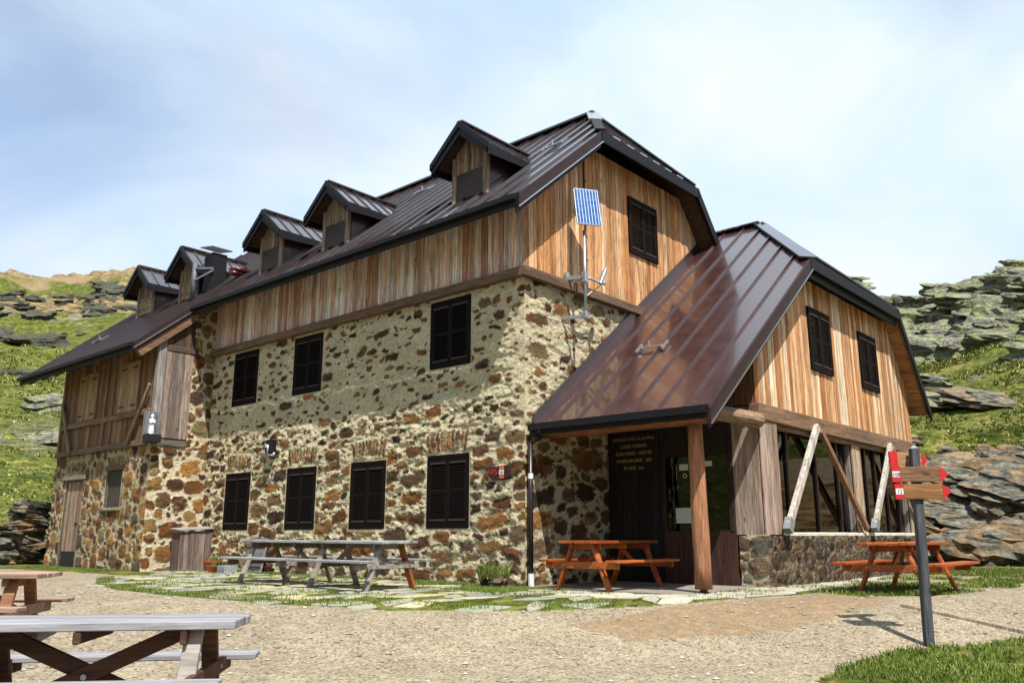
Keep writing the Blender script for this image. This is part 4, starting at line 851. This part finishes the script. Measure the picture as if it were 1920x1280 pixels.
picnic_table('grey weathered picnic table against the stone facade, nearer to the flower pots', (-2.0, 4.05, gz(-2.0, 4.05)+.015), 90, L_=1.95, pal_top=GREYT, pal_leg=GREYB, seed=4, m='grey_table', group='grey tables along the facade')
picnic_table('pale weathered picnic table with crossed braces in the foreground gravel', (-8.49, -3.34, -.46), -42, L_=2.0, pal_top=PALET, pal_leg=REDB, seed=5, xbrace=True, m='grey_table', tops=.055, mix_leg=[(.42, .38, .35)], mside=-1, top_w=.66, sz=.41, foot=.52)
picnic_table('reddish brown picnic table cut off at the left edge of the photo', (-8.26, .82, gz(-8.26, .82)), -40, L_=2.0, pal_top=[(.46, .30, .22), (.40, .26, .20)], pal_leg=[(.34, .16, .09), (.40, .26, .18)], seed=6, m='grey_table')

# ------------------------------------------------------------------ signpost
SP = empty('signpost', 'grey wooden post with three red tipped arrow boards on the lower right grass', 'signpost', (-.49, -6.44, gz(-.49, -6.44)-.03), R(AZ-90))
ht = 2.31
b = MB(2); b.bar((0, 0, -.1), (.07, .0, ht-.05), .095, .095, up=(0, 1, 0), col=(.10, .105, .12)); b.add([(.017, -.053, ht-.05), (.123, -.053, ht-.05), (.123, .053, ht-.05), (.017, .053, ht-.05), (.07, 0, ht)], [(0, 1, 4), (1, 2, 4), (2, 3, 4), (3, 0, 4), (0, 3, 2, 1)], (.40, .42, .44))
b.build('post', M['clad'], SP, bevel=.008)
def arrow(x0, x1, z, y, rot, num, col, h=.175, tip=.10):
    o = bpy.data.objects.new('arrow_board', None)
    a = MB(3); ax = math.cos(rot); ay = math.sin(rot); P = lambda x, zz, d=0: (x*ax+d*ay, y+x*ay-d*ax, z+zz)
    a.prism([P(x0+.10, -h/2), P(x1, -h/2), P(x1, h/2), P(x0+.10, h/2)], Vector((-ay, ax, 0))*.022, col); bo = a.build('arrow_board', M['beam_x'], SP, bevel=.003)
    bpy.data.objects.remove(o)
    r_ = MB(); r_.prism([P(x1+.0005, -h/2-.002), P(x1+tip, 0), P(x1+.0005, h/2+.002)], Vector((-ay, ax, 0))*.024); r_.build('red_tip', M['red'], bo)
    r_ = MB(); r_.prism([P(x0, -h/2-.002), P(x0+.0995, -h/2-.002), P(x0+.0995, h/2+.002), P(x0, h/2+.002)], Vector((-ay, ax, 0))*.024); r_.build('red_band', M['red'], bo)
    if num:
        w_ = MB(); w_.prism([P(x0+.006, -.033, .003), P(x0+.092, -.033, .003), P(x0+.092, .035, .003), P(x0+.006, .035, .003)], Vector((-ay, ax, 0))*.004); w_.build('number_plate', M['white'], bo)
        text_mesh('number', num, .062, P(x0+.049, -.022, .0045), (R(90), 0, rot), M['ink'], bo, .0012, 'CENTER')
        t_ = MB()
        rs = random.Random(len(num))
        for row in (.032, -.035):
            x = x0+.17
            while x < x1-.05:
                w2 = rs.uniform(.012, .03); t_.prism([P(x, row-.010, .0012), P(x+w2, row-.010, .0012), P(x+w2, row+.010, .0012), P(x, row+.010, .0012)], Vector((-ay, ax, 0))*.001, (.09, .08, .09)); x += w2+rs.choice([.008, .008, .03])
        if False: t_.build('worn_lettering', M['ink'], bo)
    return bo
arrow(-.25, .30, 1.955, -.075, R(-4), '108', (.30, .155, .075)); arrow(-.235, .315, 1.755, -.078, R(-2), '12', (.36, .17, .06))
arrow(-.21, .21, 2.14, .085, R(10), None, (.52, .29, .15), h=.19, tip=.08)

# ------------------------------------------------------------------ solar panel on its bracket
SO = empty('solar_panel', 'blue solar panel on a galvanised pole bolted to the south gable', 'solar panel', (1.19, -.50, 4.78))
b = MB(); b.tube((0, 0, 0), (0, 0, 1.78), .032, n=12); b.build('pole', M['galv'], SO, smooth=True)
b = MB(); b.bar((0, 0, .08), (-.10, .49, .10), .05, .07); b.build('wall_bracket', M['galv'], SO, bevel=.006)
b = MB(); b.bar((0, 0, .84), (-.08, .40, .88), .05, .08); b.box((-.10, .36, .78), (0, .42, 1.0)); b.build('wall_bracket', M['galv'], SO, bevel=.006)
b = MB(); b.box((-.055, -.05, .74), (.055, .05, .95)); b.build('clamp', M['galv'], SO, bevel=.008)
b = MB(); b.box((-.055, -.05, .03), (.055, .05, .15)); b.build('clamp', M['galv'], SO, bevel=.008)
b = MB(); b.tube((0, -.02, .84), (.62, -.02, .84), .024, n=10); b.build('cross_arm', M['galv'], SO, smooth=True)
b = MB(); b.obox((.52, -.05, .96), (.10, 0, .17), (0, .03, 0), (.03, 0, -.02), (.6, .6, .6)); b.build('floodlight', M['galv'], SO, bevel=.006)
b = MB()
for k in range(8): b.tube((-.15+.03*k*0, .15, .80), (-.15, .15, .80), .05)
b = MB(); pts = [(-.04, .02, .84), (-.16, .12, .72), (-.10, .2, .55), (.10, .1, .48), (.25, .02, .62), (.45, 0, .76)]
for p, q in zip(pts[:-1], pts[1:]): b.tube(p, q, .011, n=6)
b.build('cable', M['pipe'], SO)
PR = Matrix.Rotation(R(-34), 4, 'Z') @ Matrix.Rotation(R(-14), 4, 'X')
b = MB(); b.box((-.25, -.012, -.42), (.25, .018, .42)); p = b.build('panel_frame', M['galv'], SO, bevel=.004); p.location = (.04, -.06, 2.26); p.rotation_euler = PR.to_euler()
b = MB(); b.box((-.235, -.018, -.405), (.235, -.0125, .405)); q = b.build('cells', M['solar'], p)

# ------------------------------------------------------------------ wall lamp, statue, marker
WL = empty('wall_lamp', 'small dark lamp with grey conduit fixed to the facade between two arches', 'lamp', (-.03, 7.78, 2.70))
b = MB(); b.box((-.14, -.13, .0), (.0, .13, .34)); b.build('housing', M['fascia'], WL, bevel=.01)
b = MB(); b.tube((-.16, -.02, .22), (-.16, -.02, -.02), .022); b.tube((-.16, -.02, -.02), (-.14, -.26, -.05), .022); b.tube((-.14, -.26, -.07), (-.14, -.26, .02), .028); b.build('conduit', M['galv'], WL, smooth=True)
b = MB(); b.box((-.15, .06, .16), (-.141, .10, .24)); b.build('white_tag', M['white'], WL)
ST = empty('religious_statue', 'white robed figurine against a grey board on the corner of the wing', 'statue', (-1.62, 10.68, 3.20))
b = MB(); b.box((-.20, .03, .02), (.20, .06, .62), (.22, .24, .27)); b.build('back_board', M['clad'], ST, bevel=.004)
b = MB(); b.box((-.17, -.16, -.14), (.19, .08, .06)); b.build('ledge', M['black'], ST, bevel=.01)
prof = [(.060, .06), (.075, .10), (.068, .18), (.055, .26), (.062, .34), (.066, .39), (.045, .43), (.022, .445), (.022, .455), (.036, .475), (.040, .50), (.034, .53), (.012, .55)]
b = MB(); n = 14; vs = []; fs = []
for (r0, z) in prof:
    for k in range(n): th = 2*math.pi*k/n; fo = 1+.10*math.sin(5*th)*(z < .38); vs.append((r0*fo*math.cos(th)-.03, -.06+r0*.8*fo*math.sin(th), z))
for q in range(len(prof)-1):
    for k in range(n): fs.append((q*n+k, q*n+(k+1) % n, (q+1)*n+(k+1) % n, (q+1)*n+k))
fs.append(tuple(range(n))); fs.append(tuple((len(prof)-1)*n+k for k in range(n))); b.add(vs, fs)
for s in (-1, 1): b.tube((-.03+s*.062, -.06, .40), (-.03+s*.05, -.105, .31), .018, .014); b.tube((-.03+s*.05, -.105, .31), (-.03, -.13, .36), .014, .010)
b.build('figurine', M['white'], ST, smooth=True)
b = MB(); b.tube((-.03, -.06, .06), (-.03, -.06, .085), .10, .085, 14); b.build('base', M['galv'], ST)
TM = empty('trail_marker', 'dark stone plaque with red lettering and an orange and white number plate near the downpipe', 'trail marker', (-.045, .62, 1.80))
b = MB(6); b.prism([(0, .30, .24), (0, -.32, .26), (0, -.33, .06), (0, -.2, .02), (0, .10, .0), (0, .2, .07)], (.05, 0, 0), (.05, .022, .014)); b.build('plaque', M['clad'], TM, bevel=.006)
text_mesh('lettering', 'AVS', .15, (-.004, .25, .10), (R(90), 0, R(-90)), M['red'], TM, .002)
b = MB(); b.box((-.008, -.17, .03), (-.001, -.06, .24)); mk_ = b.build('plate', M['orange'], TM); b = MB(); b.box((-.012, -.17, .10), (-.0085, -.06, .175)); wp = b.build('white_band', M['white'], mk_)
text_mesh('number', '108', .05, (-.0135, -.115, .12), (R(90), 0, R(-90)), M['ink'], mk_, .001, 'CENTER')

# ------------------------------------------------------------------ things by the wall
CB = empty('wooden_cabinet', 'grey plank cabinet with a slanted lid standing in the corner by the wing', 'cabinet', (-.45, 10.45, gz(-.45, 10.45)))
b = MB(3); boards(b, (-.42, -.2, 0), (1, 0, 0), (0, -1, 0), 0, .84, lambda u: .0, lambda u: .93+.04*u, [(.24, .18, .15), (.20, .15, .13), (.28, .21, .18)], seed=4, wr=(.11, .15), th=.02); b.box((-.41, -.19, 0), (.41, .2, .9), (.16, .11, .09)); b.build('body', M['clad'], CB)
b = MB(3); b.prism([(-.47, -.27, .95), (.47, -.27, 1.0), (.47, .22, 1.04), (-.47, .22, .99)], (0, 0, .03), (.34, .33, .33)); b.build('lid', M['grey_table'], CB, bevel=.004)
def pot(lbl, loc, r, h, leaf=True):
    P_ = empty('flower_pot', lbl, 'flower pot', loc); b = MB(); n = 18; vs = []; fs = []
    pr = [(r*.72, 0), (r*.95, h*.8), (r*1.05, h*.8), (r*1.07, h), (r*.93, h), (r*.9, h*.85), (0.001, h*.85)]
    for (a, z) in pr:
        for k in range(n): th = 2*math.pi*k/n; vs.append((a*math.cos(th), a*math.sin(th), z))
    for q in range(len(pr)-1):
        for k in range(n): fs.append((q*n+k, q*n+(k+1) % n, (q+1)*n+(k+1) % n, (q+1)*n+k))
    fs.append(tuple(range(n))); b.add(vs, fs); b.build('pot', M['terracotta'], P_, smooth=False)
    g = MB(9); rs = random.Random(int(r*1000))
    for k in range(90):
        th = rs.uniform(0, 6.28); q = rs.uniform(0, r*.8); l_ = rs.uniform(.05, .13); x, y = q*math.cos(th), q*math.sin(th); dx, dy = rs.uniform(-.05, .05), rs.uniform(-.05, .05)
        g.add([(x-.01, y, h*.85), (x+.01, y, h*.85), (x+dx+.012, y+dy, h*.85+l_*.6), (x+dx*1.6, y+dy*1.6, h*.85+l_)], [(0, 1, 2), (0, 2, 3)], rs.choice([(.08, .14, .02), (.12, .18, .03), (.05, .10, .015), (.20, .18, .05)]))
    g.build('plant', M['leaf'], P_); return P_
pot('larger terracotta flower pot, the one touching the wooden cabinet', (-.36, 9.55, gz(-.3, 9.6)), .21, .27)
pot('low wide terracotta flower pot right of the larger pot, away from the wooden cabinet', (-.52, 9.02, gz(-.5, 9.0)), .24, .17)
b = MB(); b.box((-.16, -.16, 0), (.16, .16, .17), (.30, .33, .35)); o = b.build('planter_box', M['grey_table'], bevel=.008, loc=(-.60, 8.45, gz(-.6, 8.45))); tag(o, 'small grey planter box between the low pot and the grey tables', 'planter')
LB = empty('leaning_shutter', 'grey wooden panel leaning on the facade behind the grey tables', 'wooden panel', (-.14, 8.05, gz(-.14, 8.05)))
b = MB(); [b.prism([(-.10, -.40+k*.133+.002, 0), (-.10, -.27+k*.133, 0), (.05, -.27+k*.133, .78), (.05, -.40+k*.133+.002, .78)], (.025, 0, 0), random.Random(k).choice([(.22, .21, .21), (.26, .25, .25), (.19, .18, .18)])) for k in range(6)]; b.build('planks', M['grey_table'], LB)
b = MB(); b.bar((-.10, -.38, .2), (-.10, .38, .2), .02, .08, col=(.2, .19, .19)); b.bar((-.0, -.38, .62), (-.0, .38, .62), .02, .08, col=(.2, .19, .19)); b.build('batten', M['grey_table'], LB)
def tuft(mb, x, y, z, rad, n, hmin, hmax, rs, cols, wd=.008):
    for _ in range(n):
        th = rs.uniform(0, 6.28); q = rad*math.sqrt(rs.random()); px_, py_ = x+q*math.cos(th), y+q*math.sin(th); l_ = rs.uniform(hmin, hmax); an = rs.uniform(0, 6.28); ln = rs.uniform(.1, .6)*l_; dx, dy = ln*math.cos(an), ln*math.sin(an); wx, wy = -math.sin(an)*wd, math.cos(an)*wd
        wx, wy = wd*math.cos(an+1.3), wd*math.sin(an+1.3)
        mb.add([(px_-wx, py_-wy, z), (px_+wx, py_+wy, z), (px_+dx*.45+wx*.7, py_+dy*.45+wy*.7, z+l_*.6), (px_+dx, py_+dy, z+l_)], [(0, 1, 2), (0, 2, 3)], rs.choice(cols))
GC = [(.08, .14, .014), (.11, .175, .02), (.06, .11, .01), (.16, .21, .03), (.13, .19, .022), (.26, .25, .08)]
TS = empty('mossy_stone', 'low pinkish stone topped by a thick grass tuft at the foot of the facade', 'stone', (-.34, .42, gz(-.3, .4)))
b = MB(); b.lump((0, 0, .07), (.24, .30, .14), 5, (.34, .24, .16), 3, .5); b.build('stone', M['darkrock'], TS, smooth=False)
b = MB(); tuft(b, 0, 0, .15, .25, 900, .08, .26, random.Random(3), GC); b.build('grass_tuft', M['leaf'], TS)
b = MB(5); b.lump((0, 0, -.04), (.36, .30, .11), 9, (.5, .1, .1), 3, 1.0); o = b.build('red_tarpaulin', M['darkred'], loc=(.60, 11.0, 8.02), smooth=True); tag(o, 'crumpled dark red tarpaulin bundle on the roof behind the chimney', 'tarpaulin')
# seating seen through the veranda glass
VS = empty('red_framed_seat', 'red framed seat with an orange cushion behind the veranda glass', 'chair', (8.9, -2.3, .90-.87))
for dx in (-.3, .35):
    b = MB(); b.tube((dx, 0, 0), (dx, 0, 1.95), .025); b.tube((dx, .5, 0), (dx, .5, 1.3), .025); b.build('frame', M['red'] if dx < 0 else M['orange'], VS)
b = MB(); b.lump((0, .2, 1.35), (.30, .25, .16), 3, (.5, .3, .1), 2, .3); b.build('cushion', M['cloth'], VS, smooth=True)
b = MB(); b.box((-.3, 0, 1.1), (.35, .5, 1.14)); b.build('seat', M['orange'], VS)
# edging plank let into the gravel
b = MB(); p0 = Vector((.94, -5.73, 0)); p1 = Vector((.72, -7.25, 0)); p0.z = gz(p0.x, p0.y)+.012; p1.z = gz(p1.x, p1.y)+.012
b.bar(p0, p1, .05, .06, col=(.50, .42, .30)); b.bar(p0+Vector((.075, 0, 0)), p1+Vector((.075, 0, 0)), .05, .06, col=(.42, .34, .24)); o = b.build('edging_plank', M['clad']); tag(o, 'pair of pale edging planks let into the gravel behind the signpost', 'plank')

# ------------------------------------------------------------------ flagstones, gravel stones, grass
def flags():
    rs = random.Random(12); mb = MB(); gx = np.arange(-5.4, 8.8, .52); gy = np.arange(-4.0, 10.6, .40)
    J = {}
    for i, x in enumerate(gx):
        for j, y in enumerate(gy): J[i, j] = (x+(.26 if j % 2 else 0)+rs.uniform(-.15, .15), y+rs.uniform(-.12, .12))
    for i in range(len(gx)-1):
        for j in range(len(gy)-1):
            q = [J[i, j], J[i+1, j], J[i+1, j+1], J[i, j+1]]
            cx_ = sum(p[0] for p in q)/4; cy_ = sum(p[1] for p in q)/4
            if not inpoly(np.array([cx_]), np.array([cy_]), PAVE)[0] or (cx_ > -.02 and cy_ > -.02) or (0 < cx_ < 2.5 and cy_ > -3.0): continue
            edge = not inpoly(np.array([cx_*1.0-.5]), np.array([cy_-.3]), PAVE)[0]
            porch = cx_ > -1.0 and cy_ < -1.0
            if rs.random() < (.05 if porch else (.40 if (edge and cx_ < -1) else .20)): continue
            k = rs.uniform(.93, .99) if porch else rs.uniform(.74, .92); pts = []
            for a in range(4):
                p, r_ = q[a], q[(a+1) % 4]
                for t in (.12, .5, .88): pts.append((cx_+(p[0]+(r_[0]-p[0])*t-cx_)*k*rs.uniform(.93, 1.04), cy_+(p[1]+(r_[1]-p[1])*t-cy_)*k*rs.uniform(.93, 1.04)))
            z = gz(cx_, cy_); dzx = (gz(cx_+.2, cy_)-z)/.2; dzy = (gz(cx_, cy_+.2)-z)/.2; h = rs.uniform(.004, .014)
            col = rs.choice([(.26, .28, .24), (.34, .34, .25), (.46, .40, .23), (.32, .32, .24), (.22, .24, .22), (.50, .43, .28), (.38, .35, .27)] if not porch else [(.46, .42, .34), (.50, .46, .37), (.40, .37, .30)])
            mb.prism([(x, y, z+h+dzx*(x-cx_)+dzy*(y-cy_)) for x, y in pts], (0, 0, -.06), col)
    o = mb.build('paving', M['flag'], bevel=.004); tag(o, kind='structure')
flags()
def blades():
    rs = random.Random(5); nr = np.random.RandomState(5)
    def field(name, P, hmin, hmax, wd, cols, label):
        P = np.array(P); x, y = P[:, 0], P[:, 1]; z = full_z(x, y)[0]-.005; n = len(x)
        l_ = nr.uniform(hmin, hmax, n)*(.6+.8*fbm(x*1.5, y*1.5, 3)); an = nr.uniform(0, 6.28, n); ln = nr.uniform(.1, .7, n)*l_; dx, dy = ln*np.cos(an), ln*np.sin(an); a2 = nr.uniform(0, 6.28, n); wx, wy = wd*np.cos(a2), wd*np.sin(a2)
        V = np.stack([np.stack([x-wx, y-wy, z], -1), np.stack([x+wx, y+wy, z], -1), np.stack([x+dx*.4+wx*.8, y+dy*.4+wy*.8, z+l_*.6], -1), np.stack([x+dx, y+dy, z+l_], -1)], 1).reshape(-1, 3)
        k = np.arange(n)*4; F = np.stack([np.stack([k, k+1, k+2], -1), np.stack([k, k+2, k+3], -1)], 1).reshape(-1, 3)
        me = bpy.data.meshes.new(name); me.vertices.add(len(V)); me.vertices.foreach_set('co', V.astype(np.float32).ravel()); me.loops.add(F.size); me.loops.foreach_set('vertex_index', F.astype(np.int32).ravel())
        me.polygons.add(len(F)); me.polygons.foreach_set('loop_start', np.arange(0, F.size, 3, dtype=np.int32)); me.polygons.foreach_set('loop_total', np.full(len(F), 3, np.int32)); me.update(calc_edges=True)
        C = np.array(cols)[nr.randint(0, len(cols), n)]*(.7+.6*fbm(x*.7, y*.7, 8))[:, None]; C = np.repeat(C, 4, 0); ca = me.color_attributes.new('Col', 'FLOAT_COLOR', 'POINT'); a = np.ones((len(V), 4), np.float32); a[:, :3] = C; ca.data.foreach_set('color', a.ravel())
        o = link(name, me, M['leaf']); tag(o, label, 'grass', kind='stuff'); return o
    def sample(n, x0, x1, y0, y1, test):
        x = nr.uniform(x0, x1, n); y = nr.uniform(y0, y1, n); k = test(x, y); return np.stack([x[k], y[k]], -1)
    w = lambda x, y: .45*(fbm(x*.9, y*.9, 5)-.5)
    A = sample(150000, -4.3, 4.5, -12, -5.6, lambda x, y: inpoly(x+w(x, y), y+w(x, y), GP) & (fbm(x*2.2, y*2.2, 4) > .44))
    field('grass', A, .02, .075, .006, GC, 'short green grass on the lower right patch around the signpost')
    B = sample(70000, -5.2, 8.6, -3.9, 10.6, lambda x, y: inpoly(x, y, PAVE) & (fbm(x*1.7, y*1.7, 14) > .57) & ~((x > -.02) & (y > -.02)) & ~((x > -.02) & (x < 2.5) & (y > -3)))
    edge = sample(60000, -5.6, 0, -3.0, 8.5, lambda x, y: inpoly(x, y, PAVE) & ~inpoly(x-.45, y-.25, PAVE) & (fbm(x*1.1, y*1.1, 24) > .42))
    wall = sample(30000, -.55, -.02, -.2, 10.2, lambda x, y: (x > -.5*fbm(y*1.5, y*0, 6)) & (fbm(x, y*.9, 26) > .42))
    wall2 = sample(26000, -1.7, -.05, -.7, 2.6, lambda x, y: (fbm(x*.8, y*.8, 27) > .40) & (x > -1.5+.4*y*0) & (y < 2.6+x*.8))
    wg = sample(8000, -2.0, -1.52, 10.7, 16.8, lambda x, y: fbm(x*.8, y*.8, 28) > .45)
    field('grass', np.concatenate([B, edge, wall, wall2, wg]), .02, .065, .006, GC+[(.14, .17, .04)], 'green grass growing between the flagstones and along the foot of the facade')
    D = sample(26000, 1.6, 14, -6.4, -3.4, lambda x, y: inpoly(x, y, [(1.9, -4.0), (1.6, -5.0), (2.6, -5.9), (5, -6.2), (9, -6.2), (14, -7), (14, -3.3), (8.2, -3.5)]) & (fbm(x*.9, y*.9, 5) > .42))
    E2 = sample(30000, 10, 22, -8, 3, lambda x, y: (np.hypot(x-CX, y-CY) < 27.5) & (x > 11.3) & (fbm(x*.6, y*.6, 15) > .45))
    field('grass', np.concatenate([D, E2]), .02, .07, .008, GC, 'green grass under and behind the orange picnic table on the right')
    def tussocks(label, n, a0, a1, r0, r1, hs, seed):
        a = np.radians(nr.uniform(a0, a1, n)); r = np.sqrt(nr.uniform(r0*r0, r1*r1, n)); x = CX+r*np.cos(a); y = CY+r*np.sin(a)
        rk, gr_, di = ground_masks(x, y, r, np.degrees(a)); k = (rk < .35) & (gr_ > .5) & (fbm(x*.5, y*.5, seed) > .46) & (nr.uniform(0, 1, n) < 1.15*(1-((r-r0)/(r1-r0))**1.5)); x, y, r = x[k], y[k], r[k]; n = len(x)
        z = full_z(x, y)[0]-.02; l_ = hs*nr.uniform(.4, 1.3, n)*r/50; V = []; base = np.stack([x, y, z], -1)
        C = np.array([(.15, .20, .028), (.20, .24, .04), (.26, .28, .06), (.38, .35, .14), (.46, .41, .20), (.12, .17, .022)])[nr.randint(0, 6, n)]*(.6+.8*fbm(x*.25, y*.25, seed+3))[:, None]
        for q in range(5):
            an = nr.uniform(0, 6.28, n); w_ = l_*.20; ln = l_*nr.uniform(.3, .9, n); dx, dy = ln*np.cos(an), ln*np.sin(an); wx, wy = -w_*np.sin(an), w_*np.cos(an)
            V.append(np.stack([base+np.stack([-wx, -wy, 0*x], -1), base+np.stack([wx, wy, 0*x], -1), base+np.stack([dx, dy, l_*nr.uniform(.5, 1, n)], -1)], 1))
        V = np.stack(V, 1).reshape(-1, 3); F = np.arange(len(V)).reshape(-1, 3)
        me = bpy.data.meshes.new('hill_grass'); me.vertices.add(len(V)); me.vertices.foreach_set('co', V.astype(np.float32).ravel()); me.loops.add(F.size); me.loops.foreach_set('vertex_index', F.astype(np.int32).ravel())
        me.polygons.add(len(F)); me.polygons.foreach_set('loop_start', np.arange(0, F.size, 3, dtype=np.int32)); me.polygons.foreach_set('loop_total', np.full(len(F), 3, np.int32)); me.update(calc_edges=True)
        ca = me.color_attributes.new('Col', 'FLOAT_COLOR', 'POINT'); aa = np.ones((len(V), 4), np.float32); aa[:, :3] = np.repeat(C, 15, 0); ca.data.foreach_set('color', aa.ravel())
        tag(link('hill_grass', me, M['leaf']), label, 'grass', kind='stuff')
    tussocks('tufted alpine grass covering the right slope', 34000, 8, 20, 28, 72, .20, 91)
    tussocks('tufted alpine grass covering the left meadow', 34000, 61, 76, 29, 130, .17, 95)
    # loose stones on the gravel
    mb = MB(4); P = sample(4200, -10, 6, -9.5, 6, lambda x, y: ~inpoly(x, y, GP) & ~inpoly(x, y, PAVE) & ~((x > -.1) & (y > -3.2)) & (np.hypot(x-CX, y-CY) > 5)); Z = full_z(P[:, 0], P[:, 1])[0]
    oc = [(1, 0, 0), (-1, 0, 0), (0, 1, 0), (0, -1, 0), (0, 0, 1), (0, 0, -1)]; fc = [(0, 2, 4), (2, 1, 4), (1, 3, 4), (3, 0, 4), (2, 0, 5), (1, 2, 5), (3, 1, 5), (0, 3, 5)]
    for (x, y), z in zip(P, Z):
        s = rs.choice([.008, .010, .014, .018, .03])*rs.uniform(.7, 1.2); a = rs.uniform(0, 6.28); ca, sa = math.cos(a), math.sin(a)
        mb.add([(x+s*(px_*ca*1.3-py_*sa), y+s*(px_*sa*1.3+py_*ca), z+s*.2+s*.45*pz) for px_, py_, pz in oc], fc, rs.choice([(.40, .36, .29), (.30, .27, .23), (.50, .47, .41), (.22, .18, .15), (.36, .28, .20), (.44, .41, .34)]))
    o = mb.build('gravel_stones', M['flag']); tag(o, 'small loose stones strewn over the gravel yard', 'gravel', kind='stuff')
blades()

# ------------------------------------------------------------------ rocks on the slopes
STRATA = Matrix.Rotation(R(16), 3, 'X') @ Matrix.Rotation(R(-14), 3, 'Y')
def polar(u, r):
    a = R(AZ)-math.atan((u-960)/1609); return CX+r*math.cos(a), CY+r*math.sin(a)
def slab_mb(mb, x, y, r3, seed, sink=.25, sub=3):
    z = gz(x, y); rot = STRATA @ Matrix.Rotation(random.Random(seed).uniform(0, 3.1), 3, 'Z')
    return mb.lump((x, y, z+r3[2]*(1-2*sink)), r3, seed, (.5, .5, .5), sub, .35, rot=rot)
def boulder(label, bearing, r, size, seed, n=1, m='rock'):
    x, y = polar(bearing, r); z = gz(x, y); mb = MB(seed); rs = random.Random(seed)
    for k in range(n):
        f = 1-k*.15; mb.lump((rs.uniform(-.12, .12)*size[0], rs.uniform(-.12, .12)*size[1], size[2]*(.05+k*.7/n*1.3)), (size[0]*f, size[1]*f, size[2]*(1.0/max(1, n*.65))), seed*7+k, (.5, .5, .5), 3, .3, rot=STRATA @ Matrix.Rotation(rs.uniform(0, 3), 3, 'Z'))
    o = mb.build('boulder', M[m], loc=(x, y, z)); return tag(o, label, 'boulder')
BO = [('pale flat slab lying on the grass just right of the annex eave', 1800, 41.5, (1.5, 1.1, .32), 1), ('dark undercut boulder with a mossy top beside the annex roof edge', 1768, 45.5, (1.5, 1.0, .45), 2),
      ('layered dark outcrop on the skyline touching the annex roof', 1605, 66, (2.9, 2.2, .8), 3), ('rounded boulder below the skyline outcrop', 1683, 61, (1.9, 1.5, .8), 3),
      ('long stepped ledge of lichen rock right of the annex roof corner', 1735, 55.5, (2.6, 1.6, .6), 3), ('tilted grey slab in the middle of the right hillside', 1825, 56, (1.7, 1.1, .45), 2),
      ('broad lichen covered outcrop below the right skyline', 1870, 60, (2.4, 1.6, .65), 2), ('long brown ledge at the right photo edge above the bare earth', 1885, 40.5, (1.9, 1.3, .35), 2),
      ('large overhanging brown rock above a dark hollow at the right photo edge', 1880, 30.2, (1.5, 1.1, .55), 3), ('split brown ledge rock behind the signpost', 1800, 30.5, (1.2, 1.0, .55), 3),
      ('low brown rock between the signpost and the orange table', 1745, 29.3, (.8, .7, .30), 2), ('dark rock with a deep shadow beneath the eave of the wing', 62, 78, (2.9, 2.0, .9), 2),
      ('pale cracked rock on the meadow beside the wing wall', 92, 60, (1.5, 1.2, .45), 2), ('flat dark rock in the meadow at the left photo edge', 25, 61, (1.6, 1.2, .35), 1)]
for k, (lb, u, r, sz, n) in enumerate(BO): boulder(lb, u, r, sz, 11+k, n, 'darkrock' if 'brown' in lb else 'rock')
def rockfield():
    rs = random.Random(77); mb = MB(); c = 0
    while c < 520:
        if c < 360: a = R(rs.uniform(8, 21)); r = rs.choice([rs.uniform(44, 72), rs.uniform(50, 68)]); s = rs.choice([.25, .4, .6, .9, 1.5])*rs.uniform(.7, 1.2)
        else: a = R(rs.uniform(61, 75)); r = rs.uniform(96, 235); s = rs.choice([.6, 1.0, 1.6, 2.4])*rs.uniform(.7, 1.3)
        x, y = CX+r*math.cos(a), CY+r*math.sin(a); xa, ya = np.array([x]), np.array([y]); rk = float(ground_masks(xa, ya, np.array([r]), np.array([math.degrees(a)]))[0][0])
        if rs.random() > rk*.95+.04: continue
        slab_mb(mb, x, y, (s*rs.uniform(.9, 1.5), s*rs.uniform(.8, 1.2), s*rs.uniform(.4, .65)), c+300, .62, 3 if s > .8 else 2); c += 1
        if c == 360:
            o = mb.build('scattered_rocks', M['rock']); tag(o, 'countless lichen covered rocks scattered over the right slope', 'rocks', kind='stuff'); mb = MB()
    o = mb.build('scattered_rocks', M['slate']); tag(o, 'countless dark slate rocks scattered over the far left slope', 'rocks', kind='stuff')
    mb = MB(); c = 0
    while c < 64:
        a = R(rs.uniform(8, 18)); r = rs.choice([rs.uniform(27.6, 31.5), rs.uniform(27.6, 31.5), rs.uniform(31, 37)]); x, y = CX+r*math.cos(a), CY+r*math.sin(a); s = rs.choice([.12, .2, .35, .6])*rs.uniform(.7, 1.2) if r > 31 else rs.choice([.35, .6, .95])
        slab_mb(mb, x, y, (s*1.3, s, s*.55), c+1300, .55, 3); c += 1
    o = mb.build('scattered_rocks', M['darkrock']); tag(o, 'broken brown ledges and rubble at the foot of the right slope', 'rocks', kind='stuff')
rockfield()
rs = random.Random(8); mb = MB()
for lay in range(9):
    for k in range(7-lay//2):
        u = 2+k*(88-lay*6)/7.0; x, y = polar(u+lay*6, 29.3+rs.uniform(-.3, .3)); mb.lump((x, y, .10+lay*.20), (.42, .5, .12), lay*9+k, (.5, .5, .5), 2, .3, rot=Matrix.Rotation(rs.uniform(0, 3), 3, 'Z') @ Matrix.Rotation(R(6), 3, 'X'))
o = mb.build('dry_stone_wall', M['darkrock']); tag(o, 'heap of stacked brown stone slabs beyond the far end of the wing', 'stone wall')
